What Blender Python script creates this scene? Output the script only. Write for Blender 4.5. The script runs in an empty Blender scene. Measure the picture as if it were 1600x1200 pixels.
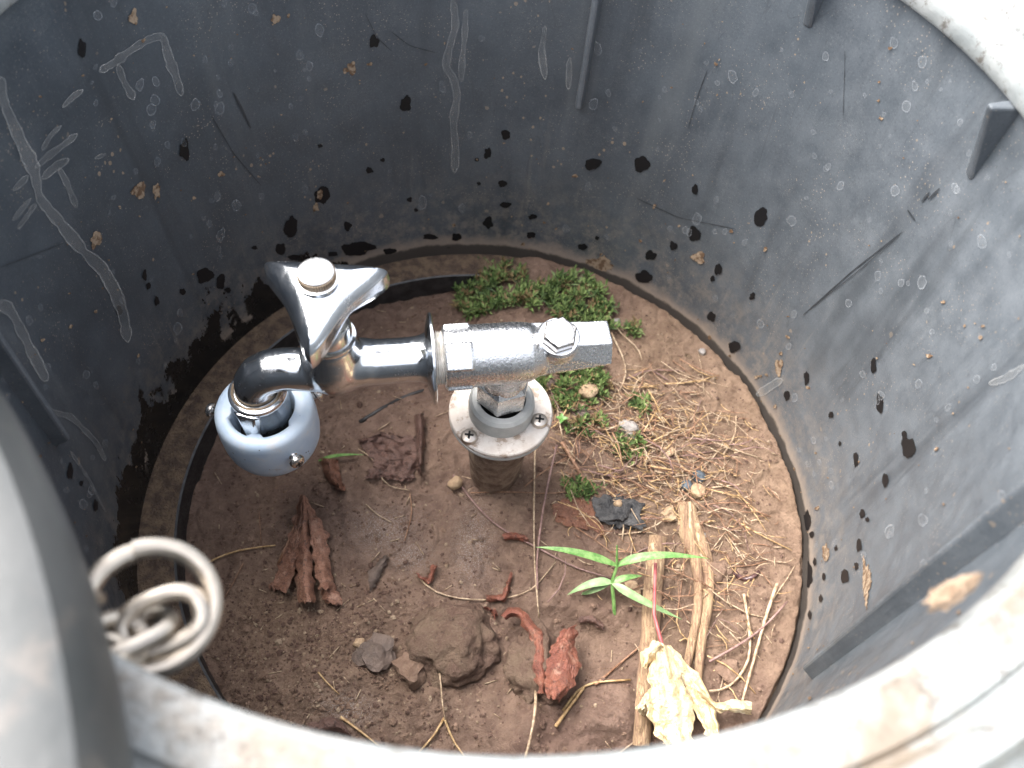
import bpy, bmesh, math, random
import numpy as np
from mathutils import Vector, Matrix, noise

random.seed(7)
rng = np.random.default_rng(11)
R = math.radians
sc = bpy.context.scene
col = sc.collection

# ------------------------------------------------------------------ camera
CAM = np.array((0.01145, -0.21094, 0.44960))
FW = np.array((0.0, 0.550711, -0.834696))
RT = np.array((0.992378, 0.102863, 0.067866))
UP = np.array((-0.123234, 0.828333, 0.546514))
FPX = 1250.0
cd = bpy.data.cameras.new('camera')
cam = bpy.data.objects.new('camera', cd)
col.objects.link(cam)
cam.matrix_world = Matrix(((RT[0], UP[0], -FW[0], CAM[0]), (RT[1], UP[1], -FW[1], CAM[1]),
                           (RT[2], UP[2], -FW[2], CAM[2]), (0, 0, 0, 1)))
cd.sensor_width = 36.0
cd.lens = 36.0 * FPX / 1600.0
cd.clip_start = 0.005
cd.clip_end = 500.0
cd.dof.use_dof = True
cd.dof.focus_distance = 0.42
cd.dof.aperture_fstop = 9.5
sc.camera = cam

# ------------------------------------------------------------------ sky, sun, exposure
SUN_EL, SUN_AZ = R(56), R(160)      # azimuth of the sun in the xy plane, from +x
w = bpy.data.worlds.new('World'); sc.world = w; w.use_nodes = True
nt = w.node_tree; nt.nodes.clear()
sky = nt.nodes.new('ShaderNodeTexSky'); sky.sky_type = 'NISHITA'; sky.sun_disc = False
sky.sun_elevation = SUN_EL; sky.sun_rotation = R(90) - SUN_AZ
sky.dust_density = 5.0; sky.air_density = 1.0; sky.ozone_density = 1.0
hs = nt.nodes.new('ShaderNodeHueSaturation'); hs.inputs['Saturation'].default_value = 0.35
bgn = nt.nodes.new('ShaderNodeBackground'); bgn.inputs[1].default_value = 0.15
wo = nt.nodes.new('ShaderNodeOutputWorld')
nt.links.new(sky.outputs[0], hs.inputs['Color']); nt.links.new(hs.outputs[0], bgn.inputs[0]); nt.links.new(bgn.outputs[0], wo.inputs[0])
sl = bpy.data.lights.new('sun', 'SUN'); sl.energy = 1.3; sl.angle = R(50); sl.color = (1.0, 0.97, 0.93)
so = bpy.data.objects.new('sun', sl); col.objects.link(so)
sdir = Vector((math.cos(SUN_EL) * math.cos(SUN_AZ), math.cos(SUN_EL) * math.sin(SUN_AZ), math.sin(SUN_EL)))
so.rotation_euler = sdir.to_track_quat('Z', 'Y').to_euler(); so.location = sdir * 3
sc.view_settings.view_transform = 'Standard'; sc.view_settings.look = 'None'
sc.view_settings.gamma = 1.0; sc.view_settings.exposure = 2.25
sc.view_settings.use_curve_mapping = False
sc.cycles.max_bounces = 6; sc.cycles.diffuse_bounces = 4; sc.cycles.glossy_bounces = 4; sc.cycles.transparent_max_bounces = 6

# ------------------------------------------------------------------ geometry of the place: pixel -> place
R0, R1, Z1 = 0.2, 0.201, 0.264            # inner wall radius at the soil and under the rim
KW = (R1 - R0) / Z1
SX_, SY_ = 0.0007 / 0.264, 0.0122 / 0.264   # the box leans slightly: its axis drifts with height
TOP = (0.0007, 0.0122)


def ray(x, y):
    v = FW + (x - 800) / FPX * RT - (y - 600) / FPX * UP
    return v / np.linalg.norm(v)


def at(x, y, z=0.0):
    v = ray(x, y); t = (z - CAM[2]) / v[2]
    return CAM + v * t


def soil_at(x, y, dz=0.0):
    z = 0.0
    for _ in range(4):
        P = at(x, y, z + dz); z = soil_h(P[0], P[1])
    return np.array((P[0], P[1], z + dz))


def wall_at(x, y, off=0.0005):
    v0 = ray(x, y); sh = np.array((SX_, SY_, 0)); v = v0 - sh * v0[2]; c = CAM - sh * CAM[2]
    a = v[0] ** 2 + v[1] ** 2 - (KW * v[2]) ** 2
    r = R0 - off + KW * c[2]
    b = 2 * (c[0] * v[0] + c[1] * v[1] - r * KW * v[2]); cc = c[0] ** 2 + c[1] ** 2 - r * r
    t = (-b + math.sqrt(max(b * b - 4 * a * cc, 0))) / 2 / a
    return CAM + v0 * t


# ------------------------------------------------------------------ helpers
def tag(o, label=None, cat=None, group=None, kind=None):
    if label: o['label'] = label
    if cat: o['category'] = cat
    if group: o['group'] = group
    if kind: o['kind'] = kind
    return o


def empty(name, loc=(0, 0, 0), rz=0.0):
    o = bpy.data.objects.new(name, None); col.objects.link(o)
    o.location = loc; o.rotation_euler = (0, 0, rz); o.empty_display_size = 0.02
    return o


def link_mesh(name, me, m, parent=None, smooth=True, sharp=None):
    if smooth:
        me.polygons.foreach_set('use_smooth', [True] * len(me.polygons))
        if sharp: me.set_sharp_from_angle(angle=R(sharp))
    if m: me.materials.append(m)
    o = bpy.data.objects.new(name, me); col.objects.link(o)
    if parent: o.parent = parent
    return o


class MB:
    def __init__(s): s.v = []; s.f = []; s.d = []

    def add(s, v, f, d=None):
        n = len(s.v); s.v += [tuple(float(c) for c in p) for p in v]
        s.f += [tuple(i + n for i in q) for q in f]
        s.d += list(d) if d is not None else [0.0] * len(v)
        return s

    def lathe(s, prof, n=48, M=None, cap0=False, cap1=False, rfun=None):
        v = []; f = []
        for (r, z) in prof:
            for k in range(n):
                a = 2 * math.pi * k / n; q = r * (rfun(a, z) if rfun else 1)
                v.append((q * math.cos(a), q * math.sin(a), z))
        for i in range(len(prof) - 1):
            for k in range(n):
                k2 = (k + 1) % n
                f.append((i * n + k, i * n + k2, (i + 1) * n + k2, (i + 1) * n + k))
        if cap0: f.append(tuple(range(n - 1, -1, -1)))
        if cap1: f.append(tuple((len(prof) - 1) * n + k for k in range(n)))
        if M is not None: v = [tuple(M @ Vector(p)) for p in v]
        return s.add(v, f)

    def tube(s, path, rad, n=10, cap=True, flat=1.0, jit=0.0):
        P = [Vector(p) for p in path]; v = []; f = []
        rad = rad if isinstance(rad, (list, tuple)) else [rad] * len(P)
        up = None
        for i, p in enumerate(P):
            t = (P[min(i + 1, len(P) - 1)] - P[max(i - 1, 0)]).normalized()
            if up is None:
                up = Vector((0, 0, 1)) if abs(t.z) < 0.9 else Vector((0, 1, 0))
            sd = t.cross(up).normalized(); up = sd.cross(t).normalized()
            for k in range(n):
                a = 2 * math.pi * k / n; rr = rad[i] * (1 + jit * random.uniform(-1, 1))
                v.append(p + sd * math.cos(a) * rr + up * math.sin(a) * rr * flat)
        m = len(P)
        for i in range(m - 1):
            for k in range(n):
                k2 = (k + 1) % n
                f.append((i * n + k, i * n + k2, (i + 1) * n + k2, (i + 1) * n + k))
        if cap: f.append(tuple(range(n - 1, -1, -1))); f.append(tuple((m - 1) * n + k for k in range(n)))
        return s.add(v, f)

    def box(s, c, h, M=None):
        v = [(c[0] + sx * h[0], c[1] + sy * h[1], c[2] + sz * h[2]) for sx in (-1, 1) for sy in (-1, 1) for sz in (-1, 1)]
        if M is not None: v = [tuple(M @ Vector(p)) for p in v]
        return s.add(v, [(0, 1, 3, 2), (4, 6, 7, 5), (0, 4, 5, 1), (2, 3, 7, 6), (0, 2, 6, 4), (1, 5, 7, 3)])

    def mesh(s, name):
        me = bpy.data.meshes.new(name); me.from_pydata(s.v, [], s.f); me.update()
        return me

    def build(s, name, m, parent=None, smooth=True, sharp=35, attr=False):
        me = s.mesh(name)
        bm = bmesh.new(); bm.from_mesh(me); bmesh.ops.recalc_face_normals(bm, faces=bm.faces[:]); bm.to_mesh(me); bm.free()
        if attr:
            a = me.attributes.new('d', 'FLOAT', 'POINT'); a.data.foreach_set('value', s.d)
        return link_mesh(name, me, m, parent, smooth, sharp)


def bevel_obj(o, wdt, seg=2):
    b = o.modifiers.new('b', 'BEVEL'); b.width = wdt; b.segments = seg; b.limit_method = 'ANGLE'; b.angle_limit = R(35)
    return o


def remeshed(mb, name, m, parent, voxel, it=6, fac=0.6):
    me = mb.mesh(name + '_src'); o = bpy.data.objects.new(name + '_src', me); col.objects.link(o)
    md = o.modifiers.new('r', 'REMESH'); md.mode = 'VOXEL'; md.voxel_size = voxel
    s = o.modifiers.new('s', 'SMOOTH'); s.factor = fac; s.iterations = it
    dg = bpy.context.evaluated_depsgraph_get()
    me2 = bpy.data.meshes.new_from_object(o.evaluated_get(dg)); me2.name = name
    bpy.data.objects.remove(o); bpy.data.meshes.remove(me)
    return link_mesh(name, me2, m, parent)


def fbm(x, y, z=0.0, sc_=1.0, oct_=4):
    return noise.fractal(Vector((x * sc_, y * sc_, z * sc_)), 0.9, 2.0, oct_)


# ------------------------------------------------------------------ materials
class NT:
    def __init__(s, name):
        s.m = bpy.data.materials.new(name); s.m.use_nodes = True; s.t = s.m.node_tree; s.t.nodes.clear()
        s.out = s.n('ShaderNodeOutputMaterial'); s.b = s.n('ShaderNodeBsdfPrincipled'); s.l(s.b.outputs[0], s.out.inputs[0])
        s.co = s.n('ShaderNodeTexCoord').outputs['Object']

    def n(s, t): return s.t.nodes.new(t)
    def l(s, a, b): s.t.links.new(a, b)

    def setin(s, sock, val):
        if hasattr(val, 'is_output'): s.l(val, sock)
        else: sock.default_value = val

    def noise(s, scale, detail=4.0, rough=0.55, co=None, dist=0.0):
        n = s.n('ShaderNodeTexNoise'); n.inputs['Scale'].default_value = scale; n.inputs['Detail'].default_value = detail
        n.inputs['Roughness'].default_value = rough; n.inputs['Distortion'].default_value = dist
        s.l(co or s.co, n.inputs['Vector']); return n.outputs['Fac']

    def voro(s, scale, feature='F1', co=None, rnd=1.0):
        n = s.n('ShaderNodeTexVoronoi'); n.feature = feature; n.inputs['Scale'].default_value = scale
        n.inputs['Randomness'].default_value = rnd
        s.l(co or s.co, n.inputs['Vector']); return n

    def scale(s, v):
        n = s.n('ShaderNodeMapping'); n.inputs['Scale'].default_value = v; s.l(s.co, n.inputs[0]); return n.outputs[0]

    def ramp(s, f, a, b, lo=0.0, hi=1.0):
        n = s.n('ShaderNodeMapRange'); n.interpolation_type = 'SMOOTHSTEP'
        n.inputs[1].default_value = a; n.inputs[2].default_value = b; n.inputs[3].default_value = lo; n.inputs[4].default_value = hi
        s.l(f, n.inputs[0]); return n.outputs[0]

    def mix(s, f, a, b):
        n = s.n('ShaderNodeMix'); n.data_type = 'RGBA'
        s.setin(n.inputs[0], f)
        for i, c in ((6, a), (7, b)):
            if hasattr(c, 'is_output'): s.l(c, n.inputs[i])
            else: n.inputs[i].default_value = (*c, 1)
        return n.outputs[2]

    def math(s, op, a, b=0.0):
        n = s.n('ShaderNodeMath'); n.operation = op; s.setin(n.inputs[0], a); s.setin(n.inputs[1], b); return n.outputs[0]

    def attr(s, name):
        n = s.n('ShaderNodeAttribute'); n.attribute_name = name; return n

    def geoz(s):
        n = s.n('ShaderNodeSeparateXYZ'); s.l(s.co, n.inputs[0]); return n.outputs

    def bump(s, h, strength=0.3, dist=0.001, prev=None):
        n = s.n('ShaderNodeBump'); n.inputs['Strength'].default_value = strength; n.inputs['Distance'].default_value = dist
        s.l(h, n.inputs['Height'])
        if prev is not None: s.l(prev, n.inputs['Normal'])
        return n.outputs[0]

    def fin(s, color=None, rough=None, metal=None, normal=None, spec=None, alpha=None, trans=None, coat=None):
        I = s.b.inputs
        if color is not None:
            if hasattr(color, 'is_output'): s.l(color, I['Base Color'])
            else: I['Base Color'].default_value = (*color, 1)
        if rough is not None: s.setin(I['Roughness'], rough)
        if metal is not None: s.setin(I['Metallic'], metal)
        if normal is not None: s.l(normal, I['Normal'])
        if spec is not None: s.setin(I['Specular IOR Level'], spec)
        if alpha is not None: s.setin(I['Alpha'], alpha)
        if coat is not None: s.setin(I['Coat Weight'], coat); I['Coat Roughness'].default_value = 0.15
        return s.m


def mk_simple(name, c1, c2, rough=0.6, scale=60, bump=0.2, bd=0.0006, metal=0.0, spec=0.5, det=5):
    t = NT(name); n = t.noise(scale, det, 0.6)
    n2 = t.noise(scale * 5, 3, 0.6)
    c = t.mix(t.ramp(n, 0.35, 0.65), c1, c2)
    return t.fin(c, t.ramp(n2, 0.3, 0.7, rough - 0.1, min(rough + 0.1, 1)), metal, t.bump(n2, bump, bd), spec)


M = {}


def mat_wall():
    t = NT('black_plastic_wall'); x, y, z = t.geoz()
    big = t.noise(14, 5, 0.6); mid = t.noise(70, 5, 0.65); fine = t.noise(420, 4, 0.7)
    dust_and_light = t.attr('dust_and_light').outputs['Fac']
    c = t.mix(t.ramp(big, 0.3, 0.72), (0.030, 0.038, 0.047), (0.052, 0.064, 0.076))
    dd = t.math('MULTIPLY', t.ramp(mid, 0.10, 0.90, 0.25, 0.75), dust_and_light)
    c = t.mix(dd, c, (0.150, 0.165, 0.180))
    # pale micro-scratches and dust film at grain scale
    g1 = t.noise(900, 3, 0.75); g2 = t.noise(260, 3, 0.6, co=t.scale((1, 1, 3.5)), dist=1.2)
    c = t.mix(t.ramp(g1, 0.54, 0.74, 0, 0.30), c, (0.20, 0.205, 0.205))
    c = t.mix(t.ramp(g1, 0.46, 0.30, 0, 0.30), c, (0.016, 0.019, 0.023))
    sc2 = t.math('LESS_THAN', t.math('ABSOLUTE', t.math('SUBTRACT', g2, 0.5)), 0.006)
    c = t.mix(t.math('MULTIPLY', sc2, t.ramp(t.noise(40, 3), 0.5, 0.62, 0, 0.45)), c, (0.24, 0.24, 0.23))
    v3 = t.voro(520); f3 = t.math('LESS_THAN', t.math('ADD', v3.outputs['Distance'], t.math('MULTIPLY', t.noise(30, 4, 0.7), 0.7)), 0.46)
    c = t.mix(t.math('MULTIPLY', f3, 0.6), c, (0.30, 0.25, 0.20))
    # fine speckle of dried mud
    v = t.voro(230, co=t.scale((1, 1, 0.8))); pr = t.noise(22, 3, 0.6)
    thr = t.ramp(pr, 0.48, 0.75, -0.08, 0.26)
    sp = t.math('MULTIPLY', t.math('LESS_THAN', t.math('ADD', v.outputs['Distance'], t.math('MULTIPLY', fine, 0.35)), t.math('ADD', thr, 0.17)), 0.75)
    c = t.mix(sp, c, (0.26, 0.195, 0.135))
    v2 = t.voro(75); f2 = t.math('LESS_THAN', t.math('ADD', v2.outputs['Distance'], t.math('MULTIPLY', mid, 0.7)), 0.375)
    c = t.mix(t.math('MULTIPLY', f2, 0.55), c, (0.25, 0.20, 0.15))
    # scratches
    sn = t.noise(55, 2, 0.5, co=t.scale((1.0, 1.0, 0.12)), dist=0.6)
    scr = t.math('LESS_THAN', t.math('ABSOLUTE', t.math('SUBTRACT', sn, 0.5)), 0.0022)
    c = t.mix(t.math('MULTIPLY', scr, 0.18), c, (0.02, 0.02, 0.022))
    # water runs and rubbed streaks down the wall, with vertical sheen painted in
    run_sheen = t.noise(26, 4, 0.65, co=t.scale((1, 1, 0.10)), dist=0.3); run2 = t.noise(120, 4, 0.7, co=t.scale((1, 1, 0.07)))
    c = t.mix(t.ramp(run_sheen, 0.52, 0.72, 0, 0.38), c, (0.125, 0.135, 0.14)); c = t.mix(t.ramp(run_sheen, 0.46, 0.28, 0, 0.45), c, (0.022, 0.026, 0.031))
    c = t.mix(t.math('MULTIPLY', t.ramp(run2, 0.58, 0.70, 0, 0.35), t.ramp(z, 0.16, 0.02)), c, (0.20, 0.18, 0.155))
    # splash zone: tan film near the soil
    band = t.math('MULTIPLY', t.ramp(z, 0.004, 0.10, 1.0, 0.0), t.ramp(t.noise(95, 7, 0.8, co=t.scale((1, 1, 0.9))), 0.42, 0.66))
    c = t.mix(t.math('MULTIPLY', band, 0.62), c, (0.235, 0.20, 0.165))
    base = t.ramp(t.math('ADD', z, t.math('MULTIPLY', mid, 0.012)), 0.016, 0.029, 1.0, 0.0)
    c = t.mix(t.math('MULTIPLY', base, 0.75), c, (0.27, 0.215, 0.17))
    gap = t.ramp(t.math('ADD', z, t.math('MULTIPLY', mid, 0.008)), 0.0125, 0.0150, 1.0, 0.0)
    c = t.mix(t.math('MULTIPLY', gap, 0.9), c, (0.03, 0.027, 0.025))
    # wet patches low on one side
    wet = t.attr('wet').outputs['Fac']
    wn = t.noise(42, 7, 0.68, co=t.scale((1, 1, 0.6)))
    wm = t.ramp(t.math('ADD', wn, wet), 0.945, 0.965)
    c = t.mix(wm, c, (0.010, 0.010, 0.010))
    ro = t.math('SUBTRACT', t.ramp(mid, 0.3, 0.7, 0.36, 0.55), t.math('MULTIPLY', wm, 0.22))
    nb = t.bump(fine, 0.12, 0.0004); nb = t.bump(t.noise(9, 2), 0.3, 0.004, nb)
    return t.fin(c, ro, 0.0, nb, 0.5)


M['wall'] = mat_wall()


def mat_rim():
    t = NT('weathered_grey_plastic'); mid = t.noise(45, 5, 0.65); fine = t.noise(300, 4, 0.7)
    c = t.mix(t.ramp(mid, 0.3, 0.7), (0.18, 0.195, 0.195), (0.275, 0.285, 0.28))
    dn = t.noise(26, 6, 0.7); dm = t.math('MULTIPLY', t.attr('dirt').outputs['Fac'], t.ramp(dn, 0.40, 0.60, 0.0, 0.85))
    c = t.mix(dm, c, (0.155, 0.118, 0.082))
    c = t.mix(t.ramp(t.noise(140, 6, 0.8), 0.52, 0.64, 0, 0.8), c, (0.075, 0.062, 0.050))
    return t.fin(c, t.ramp(fine, 0.3, 0.7, 0.35, 0.6), 0.0, t.bump(t.math('ADD', fine, t.math('MULTIPLY', dm, 2.0)), 0.3, 0.0008))


M['rim'] = mat_rim()


def mat_lid():
    t = NT('grey_lid_plastic'); mid = t.noise(30, 5, 0.6); fine = t.noise(350, 4, 0.7)
    c = t.mix(t.ramp(mid, 0.3, 0.7), (0.034, 0.038, 0.039), (0.066, 0.068, 0.067))
    c = t.mix(t.ramp(t.noise(55, 5, 0.7), 0.56, 0.68), c, (0.095, 0.086, 0.078))
    return t.fin(c, 0.5, 0.0, t.bump(fine, 0.3, 0.0006))


M['lid'] = mat_lid()


def mat_chrome(name, rough, bump, scale, bd, col_=(0.80, 0.81, 0.82), dirt=0.25):
    t = NT(name); f = t.noise(scale, 3, 0.6); g = t.noise(90, 5, 0.7)
    sm = t.ramp(g, 0.5, 0.75)
    c = t.mix(t.math('MULTIPLY', sm, dirt), col_, (0.34, 0.29, 0.25))
    fs = t.noise(700, 2, 0.5, co=t.scale((1, 0.15, 1)))
    ro = t.math('ADD', t.math('MULTIPLY', sm, 0.12), t.ramp(fs, 0.4, 0.75, rough, rough + 0.10))
    return t.fin(c, ro, 1.0, t.bump(f, bump, bd))


M['chrome'] = mat_chrome('polished_chrome', 0.13, 0.06, 500, 0.0003, (0.80, 0.82, 0.84), 0.30)
M['cast'] = mat_chrome('sand_cast_chrome', 0.24, 0.45, 800, 0.0008, (0.80, 0.80, 0.80), 0.15)
M['handle'] = mat_chrome('scuffed_chrome', 0.13, 0.14, 500, 0.0003, (0.78, 0.80, 0.83), 0.15)
M['steel'] = mat_chrome('stainless_steel', 0.22, 0.10, 300, 0.0003, (0.72, 0.68, 0.64), 0.3)
M['ringsteel'] = mat_chrome('dull_ring_steel', 0.36, 0.25, 300, 0.0006, (0.46, 0.41, 0.35), 0.8)
M['dullsteel'] = mat_chrome('dull_screw_steel', 0.38, 0.3, 300, 0.0005, (0.60, 0.54, 0.48), 0.6)
M['steelnut'] = mat_chrome('satin_nut', 0.22, 0.25, 500, 0.0005, (0.74, 0.73, 0.72), 0.3)
M['whitecap'] = mat_chrome('bright_cap', 0.30, 0.03, 300, 0.0002, (0.92, 0.91, 0.90), 0.0)
M['knurl'] = mk_simple('dirty_brass_knurl', (0.30, 0.22, 0.15), (0.42, 0.33, 0.24), 0.4, 200, 0.2, metal=0.7)
M['tape'] = mk_simple('white_seal_tape', (0.62, 0.58, 0.52), (0.80, 0.77, 0.72), 0.55, 300, 0.4)
M['nylon'] = mk_simple('cream_nylon', (0.62, 0.60, 0.48), (0.70, 0.68, 0.56), 0.45, 100, 0.1)
M['dark'] = mk_simple('black_rubber', (0.012, 0.012, 0.012), (0.022, 0.02, 0.018), 0.6, 100, 0.2)


def mat_blue():
    t = NT('powder_blue_plastic'); a = t.noise(60, 5, 0.6); v = t.voro(260)
    c = t.mix(t.ramp(a, 0.35, 0.7), (0.48, 0.60, 0.74), (0.62, 0.71, 0.80))
    c = t.mix(t.ramp(t.noise(120, 5, 0.7), 0.56, 0.70, 0, 0.6), c, (0.66, 0.64, 0.64))
    c = t.mix(t.ramp(t.noise(45, 6, 0.75), 0.58, 0.74, 0, 0.55), c, (0.30, 0.25, 0.21))
    c = t.mix(t.math('LESS_THAN', t.math('ADD', v.outputs['Distance'], t.math('MULTIPLY', a, 0.4)), 0.27), c, (0.05, 0.045, 0.04))
    return t.fin(c, 0.36, 0.0, t.bump(t.noise(400, 3), 0.08, 0.0003))


M['blue'] = mat_blue()


def mat_plate():
    t = NT('dirty_white_pvc'); a = t.noise(55, 6, 0.7); f = t.noise(400, 4, 0.7)
    c = t.mix(t.ramp(a, 0.35, 0.65), (0.62, 0.58, 0.54), (0.50, 0.44, 0.39))
    c = t.mix(t.ramp(t.noise(95, 6, 0.75), 0.50, 0.64, 0, 0.9), c, (0.25, 0.18, 0.13))
    return t.fin(c, 0.5, 0.0, t.bump(f, 0.25, 0.0006))


M['plate'] = mat_plate()
M['collar'] = mk_simple('grey_pvc', (0.34, 0.35, 0.34), (0.45, 0.45, 0.43), 0.42, 90, 0.15)
M['mudpipe'] = mk_simple('mud_coated_pipe', (0.27, 0.205, 0.15), (0.13, 0.083, 0.058), 0.75, 120, 0.8, 0.002)


def mat_soil():
    t = NT('damp_brown_soil'); big = t.noise(20, 4, 0.6); mid = t.noise(110, 6, 0.7); fine = t.noise(650, 5, 0.75); vf = t.noise(1800, 3, 0.7)
    dry = t.attr('dry').outputs['Fac']
    c1 = t.mix(t.ramp(mid, 0.28, 0.72), (0.125, 0.075, 0.055), (0.228, 0.148, 0.110))
    c2 = t.mix(t.ramp(mid, 0.28, 0.72), (0.145, 0.090, 0.058), (0.270, 0.182, 0.122))
    c = t.mix(t.math('MULTIPLY', dry, 1.0), c1, c2)
    c = t.mix(t.ramp(big, 0.5, 0.75, 0, 0.5), c, (0.115, 0.062, 0.048))
    c = t.mix(t.ramp(fine, 0.46, 0.30, 0, 0.55), c, (0.055, 0.030, 0.022))
    c = t.mix(t.ramp(fine, 0.55, 0.72, 0, 0.5), c, (0.25, 0.165, 0.12))
    v = t.voro(330); sp = t.math('LESS_THAN', t.math('ADD', v.outputs['Distance'], t.math('MULTIPLY', mid, 0.3)), 0.25)
    c = t.mix(t.math('MULTIPLY', sp, 0.6), c, (0.30, 0.22, 0.15))
    sa = t.attr('salt').outputs['Fac']
    c = t.mix(t.math('MULTIPLY', sa, t.ramp(vf, 0.52, 0.60)), c, (0.38, 0.33, 0.30))
    wetr = t.ramp(t.noise(35, 4), 0.35, 0.7, 0.36, 0.62)
    ro = t.math('ADD', wetr, t.math('MULTIPLY', dry, 0.3))
    h = t.math('ADD', t.math('MULTIPLY', fine, 0.6), t.math('MULTIPLY', mid, 1.4))
    nb = t.bump(h, 0.9, 0.0024); nb = t.bump(vf, 0.6, 0.0006, nb)
    return t.fin(c, ro, 0.0, nb, 0.4)


M['soil'] = mat_soil()
M['ledge'] = mk_simple('dirt_caked_ledge', (0.085, 0.055, 0.04), (0.20, 0.135, 0.085), 0.85, 130, 1.0, 0.003)
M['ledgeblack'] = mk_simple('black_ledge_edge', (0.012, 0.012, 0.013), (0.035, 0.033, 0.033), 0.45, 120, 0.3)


def mat_ground():
    t = NT('outdoor_earth'); a = t.noise(3, 6, 0.65); b = t.noise(60, 5, 0.7)
    c = t.mix(t.ramp(a, 0.4, 0.6), (0.19, 0.15, 0.10), (0.075, 0.10, 0.035))
    c = t.mix(t.ramp(b, 0.4, 0.7, 0, 0.6), c, (0.26, 0.21, 0.15))
    return t.fin(c, 0.9, 0.0, t.bump(b, 0.8, 0.006))


M['ground'] = mat_ground()


def mat_stone(name, c1, c2, scale=90, rough=0.75, spec=0.4):
    return mk_simple(name, c1, c2, rough, scale, 0.7, 0.0015, 0.0, spec, 6)


def mat_mudstone():
    t = NT('mud_coated_stone'); a = t.noise(55, 6, 0.7); b = t.noise(300, 5, 0.75); cc = t.noise(1100, 3, 0.7)
    c = t.mix(t.ramp(a, 0.36, 0.62), (0.185, 0.125, 0.085), (0.135, 0.080, 0.058))
    c = t.mix(t.ramp(b, 0.45, 0.30, 0, 0.8), c, (0.060, 0.038, 0.028)); c = t.mix(t.ramp(cc, 0.55, 0.7, 0, 0.5), c, (0.28, 0.21, 0.15))
    nb = t.bump(b, 1.0, 0.0030); nb = t.bump(cc, 0.6, 0.0008, nb)
    return t.fin(c, 0.7, 0.0, nb, 0.4)


M['mudstone'] = mat_mudstone()
M['greystone'] = mat_stone('grey_pebble', (0.23, 0.21, 0.20), (0.34, 0.31, 0.28))
M['bluestone'] = mat_stone('blue_grey_pebble', (0.06, 0.075, 0.09), (0.11, 0.13, 0.15), 90, 0.35)
M['tanstone'] = mat_stone('tan_pebble', (0.30, 0.20, 0.12), (0.42, 0.31, 0.20))
M['slate'] = mat_stone('dark_slate_chip', (0.095, 0.070, 0.058), (0.155, 0.112, 0.09))
M['char'] = mat_stone('charcoal', (0.02, 0.02, 0.022), (0.07, 0.067, 0.066), 150, 0.6)
M['clod'] = mat_stone('soil_clod', (0.145, 0.090, 0.062), (0.21, 0.137, 0.097), 120, 0.85)
M['clod2'] = mat_stone('dark_soil_clod', (0.085, 0.048, 0.035), (0.13, 0.078, 0.057), 120, 0.8)
M['clod3'] = mat_stone('pale_soil_clod', (0.25, 0.18, 0.12), (0.33, 0.25, 0.175), 120, 0.9)


def mat_leaf(name, c1, c2, c3, rough=0.5, hi=None):
    t = NT(name); a = t.noise(75, 6, 0.75); b = t.noise(330, 6, 0.8); e = t.noise(1300, 3, 0.7)
    c = t.mix(t.ramp(a, 0.34, 0.66), c1, c2)
    c = t.mix(t.ramp(b, 0.52, 0.64, 0, 0.9), c, c3)
    if hi: c = t.mix(t.ramp(t.noise(140, 5, 0.7), 0.52, 0.70, 0, 0.8), c, hi)
    c = t.mix(t.ramp(e, 0.58, 0.75, 0, 0.6), c, c3)
    vein = t.math('ABSOLUTE', t.math('SUBTRACT', t.noise(210, 2, 0.5, dist=1.4), 0.5))
    c = t.mix(t.ramp(vein, 0.0, 0.02, 0.5, 0.0), c, c3)
    nb = t.bump(t.math('ADD', b, t.math('MULTIPLY', vein, 2.0)), 0.8, 0.0016); nb = t.bump(e, 0.4, 0.0005, nb)
    return t.fin(c, t.ramp(a, 0.3, 0.7, rough - 0.1, rough + 0.15), 0.0, nb)


M['leafbrown'] = mat_leaf('dry_brown_leaf', (0.34, 0.175, 0.115), (0.21, 0.095, 0.060), (0.075, 0.040, 0.033), 0.5, (0.44, 0.27, 0.20))
M['leafdark'] = mat_leaf('sodden_dark_leaf', (0.105, 0.056, 0.044), (0.155, 0.088, 0.068), (0.045, 0.025, 0.020), 0.4)
M['leafred'] = mat_leaf('rusty_red_leaf', (0.27, 0.100, 0.062), (0.185, 0.060, 0.040), (0.080, 0.033, 0.026), 0.36, (0.40, 0.23, 0.165))
M['leafyellow'] = mat_leaf('pale_yellow_leaf', (0.72, 0.55, 0.31), (0.85, 0.72, 0.48), (0.50, 0.30, 0.12), 0.6, (0.90, 0.82, 0.62))
M['leaftan'] = mat_leaf('tan_leaf', (0.30, 0.21, 0.14), (0.42, 0.32, 0.23), (0.15, 0.09, 0.05), 0.6)
M['leaforange'] = mat_leaf('orange_brown_leaf', (0.22, 0.095, 0.055), (0.165, 0.075, 0.048), (0.075, 0.035, 0.025), 0.42)
M['petiole'] = mk_simple('red_petiole', (0.30, 0.055, 0.06), (0.40, 0.12, 0.11), 0.5, 120, 0.1)
M['green'] = mk_simple('fresh_green_blade', (0.085, 0.20, 0.045), (0.20, 0.33, 0.11), 0.42, 330, 0.2)
M['green2'] = mk_simple('pale_green_blade', (0.17, 0.285, 0.11), (0.26, 0.36, 0.18), 0.45, 220, 0.2)
M['sprout'] = mk_simple('sprout_green', (0.10, 0.23, 0.05), (0.16, 0.30, 0.08), 0.45, 300, 0.2)
M['moss1'] = mk_simple('bright_moss', (0.085, 0.145, 0.035), (0.24, 0.30, 0.11), 0.5, 330, 0.1)
M['moss2'] = mk_simple('dark_moss', (0.035, 0.070, 0.020), (0.11, 0.16, 0.05), 0.5, 330, 0.1)
M['moss3'] = mk_simple('dead_moss', (0.16, 0.105, 0.05), (0.26, 0.19, 0.09), 0.6, 330, 0.1)
M['straw1'] = mk_simple('golden_straw', (0.30, 0.18, 0.075), (0.54, 0.37, 0.19), 0.5, 400, 0.3)
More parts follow.
